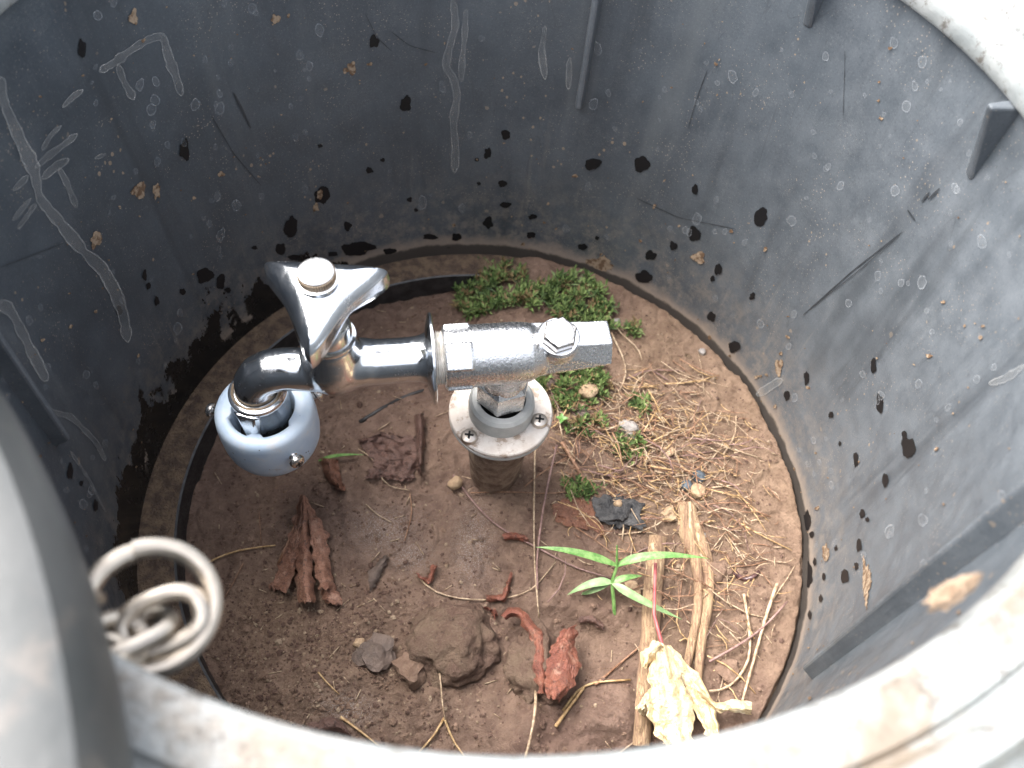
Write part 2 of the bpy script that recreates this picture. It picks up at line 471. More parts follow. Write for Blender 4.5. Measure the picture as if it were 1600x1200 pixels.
M['straw2'] = mk_simple('tan_straw', (0.24, 0.16, 0.10), (0.50, 0.385, 0.26), 0.55, 400, 0.3)
M['straw3'] = mk_simple('brown_needle', (0.17, 0.082, 0.045), (0.33, 0.19, 0.115), 0.55, 400, 0.3)
M['straw4'] = mk_simple('purplish_stem', (0.16, 0.092, 0.08), (0.29, 0.18, 0.155), 0.5, 400, 0.3)


def mat_wood():
    t = NT('weathered_stem'); f = t.noise(900, 5, 0.75, co=t.scale((1, 0.07, 1))); g = t.noise(60, 6, 0.7); f2 = t.noise(300, 3, 0.6, co=t.scale((1, 0.05, 1)))
    c = t.mix(t.ramp(f, 0.32, 0.68), (0.20, 0.115, 0.068), (0.50, 0.345, 0.20)); c = t.mix(t.ramp(f2, 0.5, 0.66, 0, 0.75), c, (0.235, 0.135, 0.085))
    c = t.mix(t.ramp(g, 0.52, 0.68, 0, 0.8), c, (0.19, 0.105, 0.072)); c = t.mix(t.ramp(f2, 0.40, 0.30, 0, 0.9), c, (0.66, 0.52, 0.33))
    return t.fin(c, 0.65, 0.0, t.bump(t.math('ADD', f, f2), 0.9, 0.0018))


M['wood'] = mat_wood()
M['worm'] = mk_simple('dark_worm_skin', (0.06, 0.03, 0.03), (0.11, 0.06, 0.055), 0.25, 150, 0.2)


def mat_wetspot():
    t = NT('wet_black_spot'); n = t.noise(260, 4, 0.7); d = t.attr('d').outputs['Fac']
    a = t.ramp(t.math('ADD', d, t.math('MULTIPLY', t.math('SUBTRACT', n, 0.5), 0.60)), 0.03, 0.20)
    return t.fin((0.009, 0.009, 0.010), 0.42, 0.0, None, 0.25, a)


M['wet'] = mat_wetspot()


def mat_mudspot():
    t = NT('brown_mud_spot'); n = t.noise(400, 4, 0.7); d = t.attr('d').outputs['Fac']
    a = t.ramp(t.math('ADD', d, t.math('MULTIPLY', t.math('SUBTRACT', n, 0.5), 1.5)), 0.10, 0.2)
    c = t.mix(t.ramp(t.noise(300, 3), 0.4, 0.6), (0.13, 0.08, 0.048), (0.28, 0.21, 0.145))
    return t.fin(c, 0.85, 0.0, t.bump(n, 0.8, 0.001), 0.3, a)


M['mud'] = mat_mudspot()


def mat_lime(name, inner, edge, colr):
    t = NT(name); n = t.noise(160, 4, 0.7); d = t.attr('d').outputs['Fac']
    dd = t.math('ADD', d, t.math('MULTIPLY', t.math('SUBTRACT', n, 0.5), 0.35))
    inside = t.ramp(dd, 0.02, 0.10)
    e = t.ramp(dd, 0.15, 0.40, edge, inner)
    f = t.ramp(t.noise(55, 6, 0.8), 0.3, 0.7, 0.35, 1.05)
    return t.fin(colr, 0.6, 0.0, None, 0.3, t.math('MULTIPLY', t.math('MULTIPLY', inside, e), f))


M['lime'] = mat_lime('lime_deposit', 0.22, 0.62, (0.36, 0.36, 0.35))
M['limering'] = mat_lime('dried_drop_ring', 0.10, 0.40, (0.40, 0.42, 0.44))
M['scratch'] = mk_simple('dark_scuff', (0.024, 0.027, 0.031), (0.034, 0.038, 0.043), 0.5, 200, 0.3)

# ------------------------------------------------------------------ the setting: soil in the pit, ground outside
BUMPS = []


def bump_px(x, y, r, h): P = at(x, y); BUMPS.append((P[0], P[1], r, h))


for a in ((920, 935, 0.018, 0.007), (985, 975, 0.014, 0.005), (945, 1105, 0.020, 0.009), (860, 1165, 0.026, 0.009), (845, 935, 0.013, 0.006),
          (585, 965, 0.022, 0.004), (480, 1010, 0.035, 0.004), (700, 1000, 0.035, 0.004), (1000, 890, 0.016, 0.004), (1090, 960, 0.02, 0.003),
          (620, 720, 0.03, 0.003), (560, 640, 0.03, 0.003), (960, 1160, 0.02, 0.006), (790, 1130, 0.02, 0.005), (350, 1000, 0.03, 0.004)):
    bump_px(*a)
DENT = [(*at(620, 985)[:2], 0.016, -0.007), (*at(650, 560)[:2], 0.03, -0.003), (*at(890, 1010)[:2], 0.015, -0.003), (*at(760, 770)[:2], 0.022, -0.002),
        (*at(1076, 560)[:2], 0.0025, -0.008)]


def sstep(a, b, x):
    t = min(max((x - a) / (b - a), 0), 1); return t * t * (3 - 2 * t)


CR = [at(340, 1000), at(560, 1010), at(640, 1120)]


def crumb(x, y):
    P = at(480, 1020); return math.exp(-(((x - P[0]) / 0.075) ** 2 + ((y - P[1]) / 0.045) ** 2))


def soil_h(x, y):
    r = math.hypot(x, y); az = math.degrees(math.atan2(y, x)) % 360
    low = sstep(88, 104, az) * (1 - sstep(222, 240, az)) * sstep(0.05, 0.165, r)
    h = 0.0025 - 0.020 * low
    if az < 88 or az > 300: h += 0.004 * sstep(0.16, 0.2, r) + 0.0005
    h += 0.0034 * fbm(x, y, 1.3, 22, 3) + 0.0014 * fbm(x, y, 4.1, 75, 3)
    rg = 1 - abs(fbm(x, y, 7.7, 38, 2)) * 2.2
    h += 0.0020 * max(0, rg) ** 3 * (0.4 + 0.6 * sstep(-0.3, 0.4, fbm(x, y, 2.2, 14, 1)))
    for (bx, by, br, bh) in BUMPS + DENT:
        d = math.hypot(x - bx, y - by) / br
        if d < 1.6: h += bh * math.exp(-d ** 4 * 1.2)
    c = crumb(x, y)
    h += c * 0.0026 * abs(fbm(x, y, 9.0, 190, 3))
    g = abs(fbm(x, y, 6.0, 45, 2))
    h -= 0.0010 * max(0, 0.18 - g) / 0.18
    h -= 0.007 * sstep(0.1962 + 0.0012 * fbm(x, y, 3.0, 60, 2), 0.1995, r)
    h += 0.00065 * fbm(x, y, 2.0, 330, 2)
    return h


def build_soil():
    st = 0.0010; n = int(0.201 / st); idx = {}; v = []; f = []
    dry = []; salt = []
    S = [(*at(600, 830)[:2], 0.020, 0.014), (*at(740, 850)[:2], 0.011, 0.026), (*at(640, 870)[:2], 0.012, 0.010), (*at(545, 1110)[:2], 0.014, 0.008)]
    for i in range(-n, n + 1):
        for j in range(-n, n + 1):
            x, y = i * st, j * st; r = math.hypot(x, y)
            if r > 0.2015: continue
            idx[(i, j)] = len(v); v.append((x, y, soil_h(x, y)))
            az = math.degrees(math.atan2(y, x))
            dv = 0.15 + 0.75 * sstep(-0.02, 0.13, x) * sstep(-0.12, 0.06, y + 0.3 * x) + 0.55 * crumb(x, y) + 0.35 * fbm(x, y, 3, 20, 3)
            dry.append(min(max(dv, 0), 1))
            sv = 0.0
            for (a, b, rx, ry) in S: sv = max(sv, math.exp(-((x - a) / rx) ** 2 - ((y - b) / ry) ** 2))
            salt.append(sv)
    for (i, j), k in idx.items():
        q = [idx.get((i + 1, j)), idx.get((i + 1, j + 1)), idx.get((i, j + 1))]
        if None not in q: f.append((k, q[0], q[1], q[2]))
    me = bpy.data.meshes.new('soil'); me.from_pydata(v, [], f); me.update()
    for nm, dat in (('dry', dry), ('salt', salt)):
        a = me.attributes.new(nm, 'FLOAT', 'POINT'); a.data.foreach_set('value', dat)
    return tag(link_mesh('soil', me, M['soil']), 'damp brown mud floor inside the round plastic pit', None, None, 'structure')


build_soil()


def build_ground():
    v = []; f = []; nA = 96
    rs = [0.2312, 0.245, 0.28, 0.33, 0.40, 0.5, 0.65, 0.85, 1.2, 1.8, 3, 6, 12, 30, 80, 200]
    for r in rs:
        for k in range(nA):
            a = 2 * math.pi * k / nA; x, y = r * math.cos(a), r * math.sin(a)
            z = 0.262 + 0.008 * fbm(x, y, 0, 6, 3) * (1 if r > 0.26 else 0.3) - 0.06 * sstep(0.4, 1.5, r) * 0
            v.append((x + TOP[0], y + TOP[1], min(z, 0.2700)))
    for i in range(len(rs) - 1):
        for k in range(nA):
            k2 = (k + 1) % nA; f.append((i * nA + k, (i + 1) * nA + k, (i + 1) * nA + k2, i * nA + k2))
    me = bpy.data.meshes.new('ground'); me.from_pydata(v, [], f); me.update()
    tag(link_mesh('ground', me, M['ground']), 'bare earth around the pit', None, None, 'structure')
    g = MB()
    for _ in range(5200):
        a = random.uniform(0, 2 * math.pi); r = random.uniform(0.242, 1.0)
        x, y = r * math.cos(a), r * math.sin(a)
        if fbm(x, y, 5, 7, 2) < -0.05: continue
        if math.hypot(x + 0.272, y + 0.315) < 0.262: continue
        h = random.uniform(0.015, 0.045); b = random.uniform(0, 6.28); wd = 0.0013
        dx, dy = math.cos(b), math.sin(b); bx, by = dx * h * 0.5, dy * h * 0.5; z = 0.258
        g.add([(x - dy * wd, y + dx * wd, z), (x + dy * wd, y - dx * wd, z), (x + bx * .4 + dy * wd * .8, y + by * .4 - dx * wd * .8, z + h * .7),
               (x + bx * .4 - dy * wd * .8, y + by * .4 + dx * wd * .8, z + h * .7), (x + bx, y + by, z + h)], [(0, 1, 2, 3), (3, 2, 4)])
    tag(g.build('grass', M['moss1'], None, True, None), 'short grass growing around the pit', 'grass', None, 'stuff')


build_ground()


# ------------------------------------------------------------------ the plastic box
def build_box():
    root = empty('valve_box', (0, 0, 0)); SHEAR = Matrix(((1, 0, SX_, 0), (0, 1, SY_, 0), (0, 0, 1, 0), (0, 0, 0, 1)))
    tag(root, 'round black plastic valve box sunk in the ground, walls splashed with mud', 'valve box')
    # wall
    nA, nZ = 256, 44; v = []; f = []; wet = []; dust_and_light = []
    for j in range(nZ + 1):
        z = -0.03 + (Z1 + 0.032) * j / nZ
        for k in range(nA):
            a = 2 * math.pi * k / nA; r = R0 + KW * z
            if z < 0.012: r += -0.0012 * sstep(0.012, 0.004, z)
            v.append((r * math.cos(a) + SX_ * z, r * math.sin(a) + SY_ * z, z))
            az = math.degrees(a)
            wv = sstep(108, 140, az) * (1 - sstep(205, 232, az)) * (1 - sstep(0.0, 0.125, z)) * 0.50 + 0.0
            wv += 0.10 * (1 - sstep(0.0, 0.05, z)) * sstep(70, 110, az) * (1 - sstep(200, 225, az))
            wet.append(wv)
            d = 0.42 - 0.22 * sstep(95, 165, az) * (az < 260) + 0.58 * sstep(75, 0, az if az < 180 else abs(az - 360)) + 0.10 * fbm(v[-1][0], v[-1][1], z, 12, 2)  # more dust to the right; the left wall's shade painted in as less
            dust_and_light.append(d)
    for j in range(nZ):
        for k in range(nA):
            k2 = (k + 1) % nA; f.append((j * nA + k, (j + 1) * nA + k, (j + 1) * nA + k2, j * nA + k2))
    me = bpy.data.meshes.new('wall'); me.from_pydata(v, [], f); me.update()
    for nm, dat in (('wet', wet), ('dust_and_light', dust_and_light)):
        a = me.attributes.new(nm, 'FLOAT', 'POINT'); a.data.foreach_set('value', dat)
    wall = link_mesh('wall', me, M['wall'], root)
    # outer skin so the box has thickness from outside
    MB().lathe([(0.2085, -0.03), (0.2082, 0.1), (0.2075, 0.2575)], 128, SHEAR).build('outer_shell', M['wall'], root)
    # rim
    prof = [(0.2015, 0.2635), (0.1980, 0.2635), (0.1970, 0.2650), (0.1970, 0.2712), (0.1980, 0.2730), (0.2000, 0.2735), (0.2105, 0.2735), (0.2118, 0.2718),
            (0.2132, 0.2718), (0.2142, 0.2740), (0.2148, 0.2790), (0.2158, 0.2808), (0.2175, 0.2815), (0.2198, 0.2813), (0.2210, 0.2800), (0.2220, 0.2770), (0.2235, 0.2755),
            (0.2270, 0.2745), (0.2295, 0.2725), (0.2305, 0.2690), (0.2305, 0.2400), (0.2260, 0.239), (0.2240, 0.2570), (0.2015, 0.2570)]
    mb = MB().lathe(prof, 192, Matrix.Translation((*TOP, 0)))
    me = mb.mesh('rim'); dirt = []
    for vv in me.vertices:
        x_, y_ = vv.co.x - TOP[0], vv.co.y - TOP[1]; r = math.hypot(x_, y_); az = math.degrees(math.atan2(y_, x_))
        nearq = sstep(-172, -150, az) * (1 - sstep(-25, 10, az))
        dirt.append(nearq * (1.0 if 0.1995 < r < 0.2145 and vv.co.z > 0.27 else (0.7 if r > 0.2210 else 0.2)))
    a = me.attributes.new('dirt', 'FLOAT', 'POINT'); a.data.foreach_set('value', dirt)
    rim = link_mesh('rim', me, M['rim'], root, True, 40)
    bm = bmesh.new(); bm.from_mesh(me); bmesh.ops.recalc_face_normals(bm, faces=bm.faces[:]); bm.to_mesh(me); bm.free()
    # ledge at the foot of the wall
    MB().lathe([(0.2008, 0.0005), (0.190, 0.0012), (0.1790, 0.0008)], 160).build('ledge', M['ledge'], root)
    MB().lathe([(0.1790, 0.0008), (0.1778, 0.0002), (0.1775, -0.002), (0.1775, -0.024)], 160).build('ledge_lip', M['ledgeblack'], root)
    # ribs
    def rib(azd, zb, p0, p1, th, zt=0.2634):
        a = R(azd); M4 = SHEAR @ Matrix.Rotation(a, 4, 'Z'); mb = MB()
        def rr(z): return R0 + KW * z + 0.001
        pts = [(rr(zb), zb), (rr(zb) - p0 - 0.001, zb + 0.002), (rr(zt) - p1, zt), (rr(zt), zt)]
        v = []
        for s, k in ((-1, 1), (1, 1)):
            for i, (r, z) in enumerate(pts):
                tt = th * (0.55 if i in (1, 2) else 1.0)
                v.append(M4 @ Vector((r, s * tt, z)))
        mb.add(v, [(0, 1, 2, 3), (7, 6, 5, 4), (0, 4, 5, 1), (1, 5, 6, 2), (2, 6, 7, 3), (3, 7, 4, 0)])
        o = mb.build('rib', M['wall'], root, False); bevel_obj(o, 0.0011, 2)
        at_ = o.data.attributes.new('dust_and_light', 'FLOAT', 'POINT'); at_.data.foreach_set('value', [0.95] * len(o.data.vertices))  # ribs painted paler for the light they catch
        return o
    def azz(px, py, off):
        P = wall_at(px, py, off); return math.degrees(math.atan2(P[1] - SY_ * P[2], P[0] - SX_ * P[2])), P[2]
    for px, py in ((902, 176), (112, 688), (1252, 1042)): rib(*azz(px, py, 0.0065), 0.0065, 0.010, 0.0030)
    for px, py in ((1257, 46), (1508, 280)): rib(*azz(px, py, 0.001), 0.001, 0.014, 0.0032)
    rib(114, 0.235, 0.001, 0.014, 0.0032)
    return root, wall


BOX, WALL = build_box()


def blob_decal(name, x, y, wpx, hpx, m, parent, rot=0.0, n=22, rough=0.22, mb=None):
    own = mb is None
    mb = mb or MB(); ph = random.uniform(0, 50); pts = []; d = []
    for ring, dv in ((0.0, 1.0), (0.55, 0.6), (1.0, 0.0)):
        for k in range(n if ring > 0 else 1):
            a = 2 * math.pi * k / n
            q = 1 + rough * 1.6 * noise.noise(Vector((math.cos(a) * 1.3 + ph, math.sin(a) * 1.3, ph)))
            ex, ey = math.cos(a) * wpx * .5 * ring * q, math.sin(a) * hpx * .5 * ring * q
            pts.append((x + ex * math.cos(rot) - ey * math.sin(rot), y + ex * math.sin(rot) + ey * math.cos(rot))); d.append(dv)
    off = random.uniform(0.0004, 0.0007)
    v = [wall_at(px, py, off) for px, py in pts]
    f = [(0, 1 + k, 1 + (k + 1) % n) for k in range(n)]
    f += [(1 + k, 1 + n + k, 1 + n + (k + 1) % n, 1 + (k + 1) % n) for k in range(n)]
    mb.add(v, f, d)
    if own: return mb.build(name, m, parent, True, None, True)


def streak_decal(name, line, wpx, m, parent, mb=None, off=None):
    own = mb is None
    mb = mb or MB(); P = np.array(line, float)
    seg = np.hypot(*(P[1:] - P[:-1]).T); s = np.r_[0, np.cumsum(seg)]; n = max(4, int(s[-1] / 5))
    t = np.linspace(0, s[-1], n); X = np.interp(t, s, P[:, 0]); Y = np.interp(t, s, P[:, 1])
    for _ in range(2):
        X[1:-1] = (X[:-2] + 2 * X[1:-1] + X[2:]) / 4; Y[1:-1] = (Y[:-2] + 2 * Y[1:-1] + Y[2:]) / 4
    v = []; d = []; f = []; ph = random.uniform(0, 99); off = off or random.uniform(0.0004, 0.0007)
    for i in range(n):
        a = max(i - 1, 0); b = min(i + 1, n - 1); tx, ty = X[b] - X[a], Y[b] - Y[a]; L = math.hypot(tx, ty) + 1e-9
        nx, ny = -ty / L, tx / L; end = min(1, (min(i, n - 1 - i) + 0.25) / 1.8)
        ww = wpx * .5 * (1 + 0.55 * noise.noise(Vector((t[i] * 0.045, ph, 0))) + 0.3 * noise.noise(Vector((t[i] * 0.16, ph, 5)))) * math.sqrt(end)
        for u in (-1, -.5, 0, .5, 1):
            v.append(wall_at(X[i] + nx * u * ww, Y[i] + ny * u * ww, off)); d.append((1 - abs(u)) * min(1, end))
    for i in range(n - 1):
        for k in range(4): f.append((i * 5 + k, i * 5 + k + 1, i * 5 + 6 + k, i * 5 + 5 + k))
    mb.add(v, f, d)
    if own: return mb.build(name, m, parent, True, None, True)


WET = [(128, 75, 14, 27), (585, 65, 15, 21), (633, 163, 18, 26), (288, 235, 18, 34), (790, 211, 16, 16), (762, 240, 12, 18), (503, 305, 27, 26), (455, 355, 22, 36),
       (577, 266, 12, 10), (785, 287, 12, 12), (748, 287, 7, 6), (790, 320, 18, 10), (763, 348, 16, 18), (927, 256, 26, 20), (1003, 256, 24, 22), (1086, 296, 11, 16),
       (1189, 338, 23, 27), (1085, 365, 24, 24), (1052, 384, 14, 14), (1017, 399, 18, 16), (1121, 420, 12, 22), (1113, 436, 8, 9), (1005, 433, 26, 20),
       (911, 385, 16, 10), (832, 339, 15, 8), (933, 372, 7, 6), (830, 367, 16, 10), (672, 370, 24, 9), (713, 370, 14, 12), (688, 403, 14, 7), (650, 328, 7, 6),
       (640, 312, 8, 8), (543, 353, 14, 14), (560, 388, 52, 22), (440, 388, 17, 18), (460, 402, 22, 8), (398, 387, 9, 6), (226, 430, 8, 16), (232, 447, 8, 10),
       (320, 430, 24, 24), (345, 440, 16, 24), (286, 455, 10, 10), (356, 453, 10, 8), (245, 470, 8, 14), (187, 485, 10, 14), (1175, 463, 9, 12), (1112, 495, 14, 15),
       (1148, 541, 16, 20), (1222, 452, 0, 0), (1230, 618, 10, 18), (1260, 590, 9, 20), (1365, 572, 9, 24), (1374, 630, 12, 28), (1298, 648, 8, 10), (1419, 698, 21, 33),
       (1413, 680, 9, 14), (1337, 718, 9, 24), (1383, 750, 9, 22), (1347, 802, 8, 14), (1355, 812, 6, 8), (1260, 815, 12, 32), (1268, 835, 7, 11), (1306, 856, 5, 9),
       (1342, 851, 8, 22), (1338, 884, 7, 12), (1320, 900, 13, 24), (1262, 900, 14, 38), (1287, 901, 5, 12), (1253, 918, 8, 24), (1273, 878, 5, 12), (1312, 693, 4, 9),
       (110, 735, 9, 26), (128, 755, 5, 10), (500, 228, 8, 6), (598, 250, 8, 6), (745, 250, 7, 6), (702, 390, 10, 7), (610, 392, 20, 10), (520, 397, 16, 8),
       (150, 790, 7, 18), (1282, 935, 6, 12), (1265, 960, 6, 14)]
for (x, y, ww, hh) in WET:
    if ww: blob_decal('wet_spot', x, y, ww * 1.05, hh * 1.05, M['wet'], WALL, rough=0.30)
for (x, y, ww, hh) in ((940, 413, 38, 20), (1217, 576, 11, 28), (1353, 905, 12, 60), (1092, 402, 18, 16), (493, 325, 10, 12), (346, 272, 14, 8), (549, 106, 14, 18), (208, 28, 16, 20),
                       (1290, 860, 9, 26), (430, 30, 12, 14), (1452, 555, 10, 6), (500, 305, 8, 14), (218, 298, 20, 20), (245, 300, 10, 24), (150, 375, 18, 24), (540, 510 - 400, 8, 8)):
    blob_decal('mud_spot', x, y, ww * 1.2, hh * 1.2, M['mud'], WALL, rough=0.4)
for line, ww in (([(0, 120), (6, 160), (30, 215), (52, 262), (62, 310), (95, 350), (130, 392), (160, 420), (180, 455), (192, 490), (200, 535)], 19),
                 ([(55, 262), (80, 240), (100, 226), (121, 209)], 11), ([(66, 280), (84, 262), (108, 248)], 13), ([(92, 262), (104, 285), (120, 325)], 10),
                 ([(20, 298), (34, 285), (44, 274)], 11), ([(20, 345), (36, 325), (48, 310)], 9), ([(28, 358), (44, 335), (56, 318)], 9),
                 ([(98, 168), (112, 152), (130, 140)], 10), ([(66, 235), (78, 212), (96, 196)], 9), ([(148, 248), (158, 244), (165, 240)], 8),
                 ([(155, 112), (178, 98), (205, 78), (230, 62), (255, 55), (262, 85), (275, 120), (284, 150)], 15), ([(184, 100), (192, 125), (210, 156)], 13),
                 ([(708, 0), (712, 40), (702, 75), (696, 105), (708, 120), (715, 150), (708, 190), (712, 230), (710, 270)], 13),
                 ([(728, 14), (726, 60), (722, 95), (721, 127)], 10), ([(852, 40), (846, 80), (852, 125)], 10), ([(890, 90), (888, 140)], 10),
                 ([(1182, 618), (1200, 606), (1222, 592)], 15), ([(30, 600), (60, 640), (110, 650), (150, 690), (165, 720)], 9), ([(110, 705), (140, 750), (165, 800)], 5),
                 ([(0, 470), (20, 490), (40, 530), (70, 590), (75, 595)], 18), ([(1545, 600), (1575, 590), (1600, 570)], 12), ([(1540, 805), (1552, 798)], 9)):
    streak_decal('lime_streak', line, ww, M['lime'], WALL)
mb = MB()
for _ in range(300):
    x = random.choice([random.uniform(0, 1600), random.uniform(900, 1600), random.uniform(0, 500)]); y = random.uniform(0, 880)
    P = wall_at(x, y)
    if not (0.02 < P[2] < 0.25): continue
    s = random.choice([5, 6, 7, 8, 9, 11, 15]); blob_decal('', x, y, s, s * random.uniform(1.1, 1.7), None, None, random.uniform(-.4, .4), 12, 0.2, mb)
tag(mb.build('dried_drop_rings', M['limering'], WALL, True, None, True), None, None, None, 'stuff')
mb = MB()
for kk in range(1500):
    x = random.uniform(0, 1600); y = random.uniform(0, 1150)
    P = wall_at(x, y)
    if not (0.008 < P[2] < 0.25): continue
    if random.random() > 0.16 + 0.8 * math.exp(-P[2] / 0.035) + 0.35 * max(0, fbm(P[0], P[1], P[2], 16, 2)): continue
    s = random.choice([1.5, 2, 2, 2.5, 3, 3, 4, 6]); blob_decal('', x, y, s * random.uniform(1, 1.8), s, None, None, random.uniform(-1.2, .6), 9, 0.5, mb)
tag(mb.build('mud_flecks', M['mud'], WALL, True, None, True), None, None, None, 'stuff')
for line, ww in (([(1255, 492), (1330, 425), (1410, 362)], 3), ([(1270, 480), (1345, 420), (1405, 368)], 2), ([(1418, 328), (1430, 345)], 8), ([(1440, 315), (1452, 300)], 7),
                 ([(1450, 312), (1468, 294)], 6), ([(365, 145), (380, 175), (392, 200)], 6), ([(330, 180), (365, 240), (408, 290)], 2), ([(0, 418), (60, 395), (100, 380)], 2),
                 ([(995, 310), (1060, 340), (1150, 358)], 2), ([(1075, 200), (1090, 150), (1105, 110)], 2), ([(570, 20), (590, 60), (612, 80)], 2), ([(612, 50), (640, 72), (680, 82)], 2),
                 ([(1320, 80), (1319, 130), (1317, 180)], 1.5)):
    streak_decal('scuff_mark', line, ww * 0.55, M['scratch'], WALL)


# ------------------------------------------------------------------ the lid, slid aside
def build_lid():
    root = empty('pit_lid', (-0.2720, -0.3150, 0.2818))
    tag(root, 'grey plastic pit lid slid aside over the near left rim', 'lid')
    Rl = 0.226
    prof = [(0.0, 0.031), (0.06, 0.0305), (0.17, 0.0298), (0.235, 0.0294), (0.2465, 0.0286), (0.2518, 0.0262), (0.2542, 0.021), (0.2546, 0.010), (0.2535, 0.003), (0.249, 0.0),
            (0.245, 0.0), (0.243, 0.004), (0.242, 0.018), (0.20, 0.020), (0.0, 0.022)]
    MB().lathe(prof, 160).build('lid_disc', M['lid'], root)
    for k in range(12):
        a = k * math.pi / 6; mb = MB(); mb.box((0.12, 0, 0.0160), (0.11, 0.0015, 0.0055), Matrix.Rotation(a, 4, 'Z')); mb.build('stiffening_rib', M['lid'], root, False)
    return root


LID = build_lid()


# ------------------------------------------------------------------ key ring and chain
def build_ring():
    c = at(234, 950, 0.262); n = Vector(CAM - c).normalized()
    n = (n + Vector((0.15, 0.10, 0.55))).normalized()
    u = Vector((1, 0.12, 0)); u = (u - n * u.dot(n)).normalized(); vv = n.cross(u)
    path = []; rr = 0.0138
    for k in range(97):
        a = 2 * math.pi * 2 * k / 96 + 2.0; off = (k / 96 - 0.5) * 0.0046
        path.append(Vector(c) + u * rr * math.cos(a) + vv * rr * math.sin(a) + n * off)
    mb = MB().tube(path, 0.0021, 10)
    o = mb.build('split_ring', M['ringsteel'])
    tag(o, 'dull steel split ring hanging under the lid edge', 'ring')
    e = Vector(c) - u * rr; lp = []          # the lid's eyelet that the ring hangs from
    for k in range(21):
        a = 2 * math.pi * k / 20; lp.append(e + Vector((0, 0, 0.0045)) + vv * 0.0 + n * 0.0050 * math.sin(a) + u * 0.0050 * math.cos(a))
    eye = MB().tube(lp, 0.0013, 8, False)
    tp = e + Vector((0, 0, 0.0045)) - u * 0.0050
    eye.tube([tp, tp + Vector((-0.002, -0.001, 0.008)), (tp.x - 0.004, tp.y - 0.002, 0.3040)], 0.0016, 8)
    ey = eye.build('eyelet', M['ringsteel'], LID); ey.matrix_parent_inverse = Matrix.Translation(-Vector(LID.location))

    def link(pc, du, dn, L=0.0115, W=0.0072, wr=0.0017):
        du = Vector(du).normalized(); dn = Vector(dn); dn = (dn - du * dn.dot(du)).normalized(); dv = dn.cross(du); pth = []
        for k in range(29):
            a = 2 * math.pi * k / 28; pth.append(Vector(pc) + du * L * math.copysign(abs(math.cos(a)) ** 0.8, math.cos(a)) + dv * W * math.copysign(abs(math.sin(a)) ** 0.8, math.sin(a)))
        return MB().tube(pth, wr, 10, False).build('link', M['ringsteel'], ch)
    ch = empty('chain', tuple(at(235, 985, 0.264)))
    tag(ch, 'short steel chain joining the split ring to the pit rim', 'chain')
    pts = [(252, 972, 0.262), (204, 992, 0.262), (168, 1012, 0.266), (130, 1040, 0.270), (92, 1062, 0.274)]
    W = [Vector(at(*p)) for p in pts]
    for i, P in enumerate(W):
        d = (W[min(i + 1, len(W) - 1)] - W[max(i - 1, 0)])
        nn = Vector((0.1, -0.3, 1)) if i % 2 == 0 else Vector((0.3, 1, 0.35))
        o = link(P - ch.location, d, nn, 0.0088, 0.0058, 0.0020)


build_ring()

# ------------------------------------------------------------------ standpipe
SPX, SPY = 0.0072, 0.0180


def build_screw_head(name, parent, loc, axis, rad, shank=0.0, m=None):
    ax = Vector(axis).normalized(); q = ax.to_track_quat('Z', 'Y').to_matrix().to_4x4(); Mx = Matrix.Translation(loc) @ q
    mb = MB().lathe([(rad * .98, 0), (rad, rad * .25), (rad * .9, rad * .55), (rad * .6, rad * .75), (0.0001, rad * .8)], 24, Mx)
    o = mb.build(name, m or M['steel'], parent)
    cr = MB()
    for k in (0, 1): cr.box((0, 0, rad * .70), (rad * .52 if k == 0 else rad * .13, rad * .13 if k == 0 else rad * .52, rad * .12), Mx)
    cr.build('cross_slot', M['dark'], o, False)
    if shank:
        prof = []
        n = 14
        for i in range(n + 1): prof.append((rad * (.48 if i % 2 else .58), -shank * i / n))
        MB().lathe(prof, 16, Mx).build('thread', M['steel'], o)
    return o


def build_standpipe():
    root = empty('standpipe', (SPX, SPY, 0)); tag(root, 'muddy standpipe with a dirty white flange plate, rising from the soil', 'standpipe')
    prof = []
    for i in range(30):
        t = i / 29; prof.append((0.0140 + 0.0050 * t ** 0.8, -0.012 + 0.083 * t))
    MB().lathe(prof, 64, None, rfun=lambda a, z: 1 + 0.035 * noise.noise(Vector((math.cos(a) * 2, math.sin(a) * 2, z * 70))) + 0.02 * noise.noise(Vector((math.cos(a) * 7, math.sin(a) * 7, z * 300)))).build('pipe', M['mudpipe'], root)
    MB().lathe([(0.010, 0.0690), (0.0272, 0.0690), (0.0284, 0.0700), (0.0284, 0.0716), (0.0276, 0.0720), (0.010, 0.0720)], 80).build('gasket', M['collar'], root)
    MB().lathe([(0.0100, 0.0722), (0.0279, 0.0722), (0.0285, 0.0728), (0.0285, 0.0750), (0.0279, 0.0757), (0.0100, 0.0759)], 80).build('flange_plate', M['plate'], root)
    MB().lathe([(0.0178, 0.0755), (0.0180, 0.0830), (0.0176, 0.0860), (0.0160, 0.0876), (0.0128, 0.0880), (0.0122, 0.0868), (0.0118, 0.078)], 64).build('collar', M['collar'], root)
    MB().lathe([(0.0121, 0.0800), (0.0001, 0.0800)], 32).build('bore', M['dark'], root)
    for (px, py) in ((733, 681), (843, 656)):
        P = at(px, py, 0.078); build_screw_head('screw', root, (P[0] - SPX, P[1] - SPY, 0.0757), (0, 0, 1), 0.0046, 0, M['dullsteel'])
    for az in (75, 110): build_screw_head('screw', root, (0.0230 * math.cos(R(az)), 0.0230 * math.sin(R(az)), 0.0757), (0, 0, 1), 0.0046)


build_standpipe()

# ------------------------------------------------------------------ elbow fitting and faucet share one axis
ANG = R(13.5); OX, OY, OZ = 0.0070, 0.0195, 0.1270


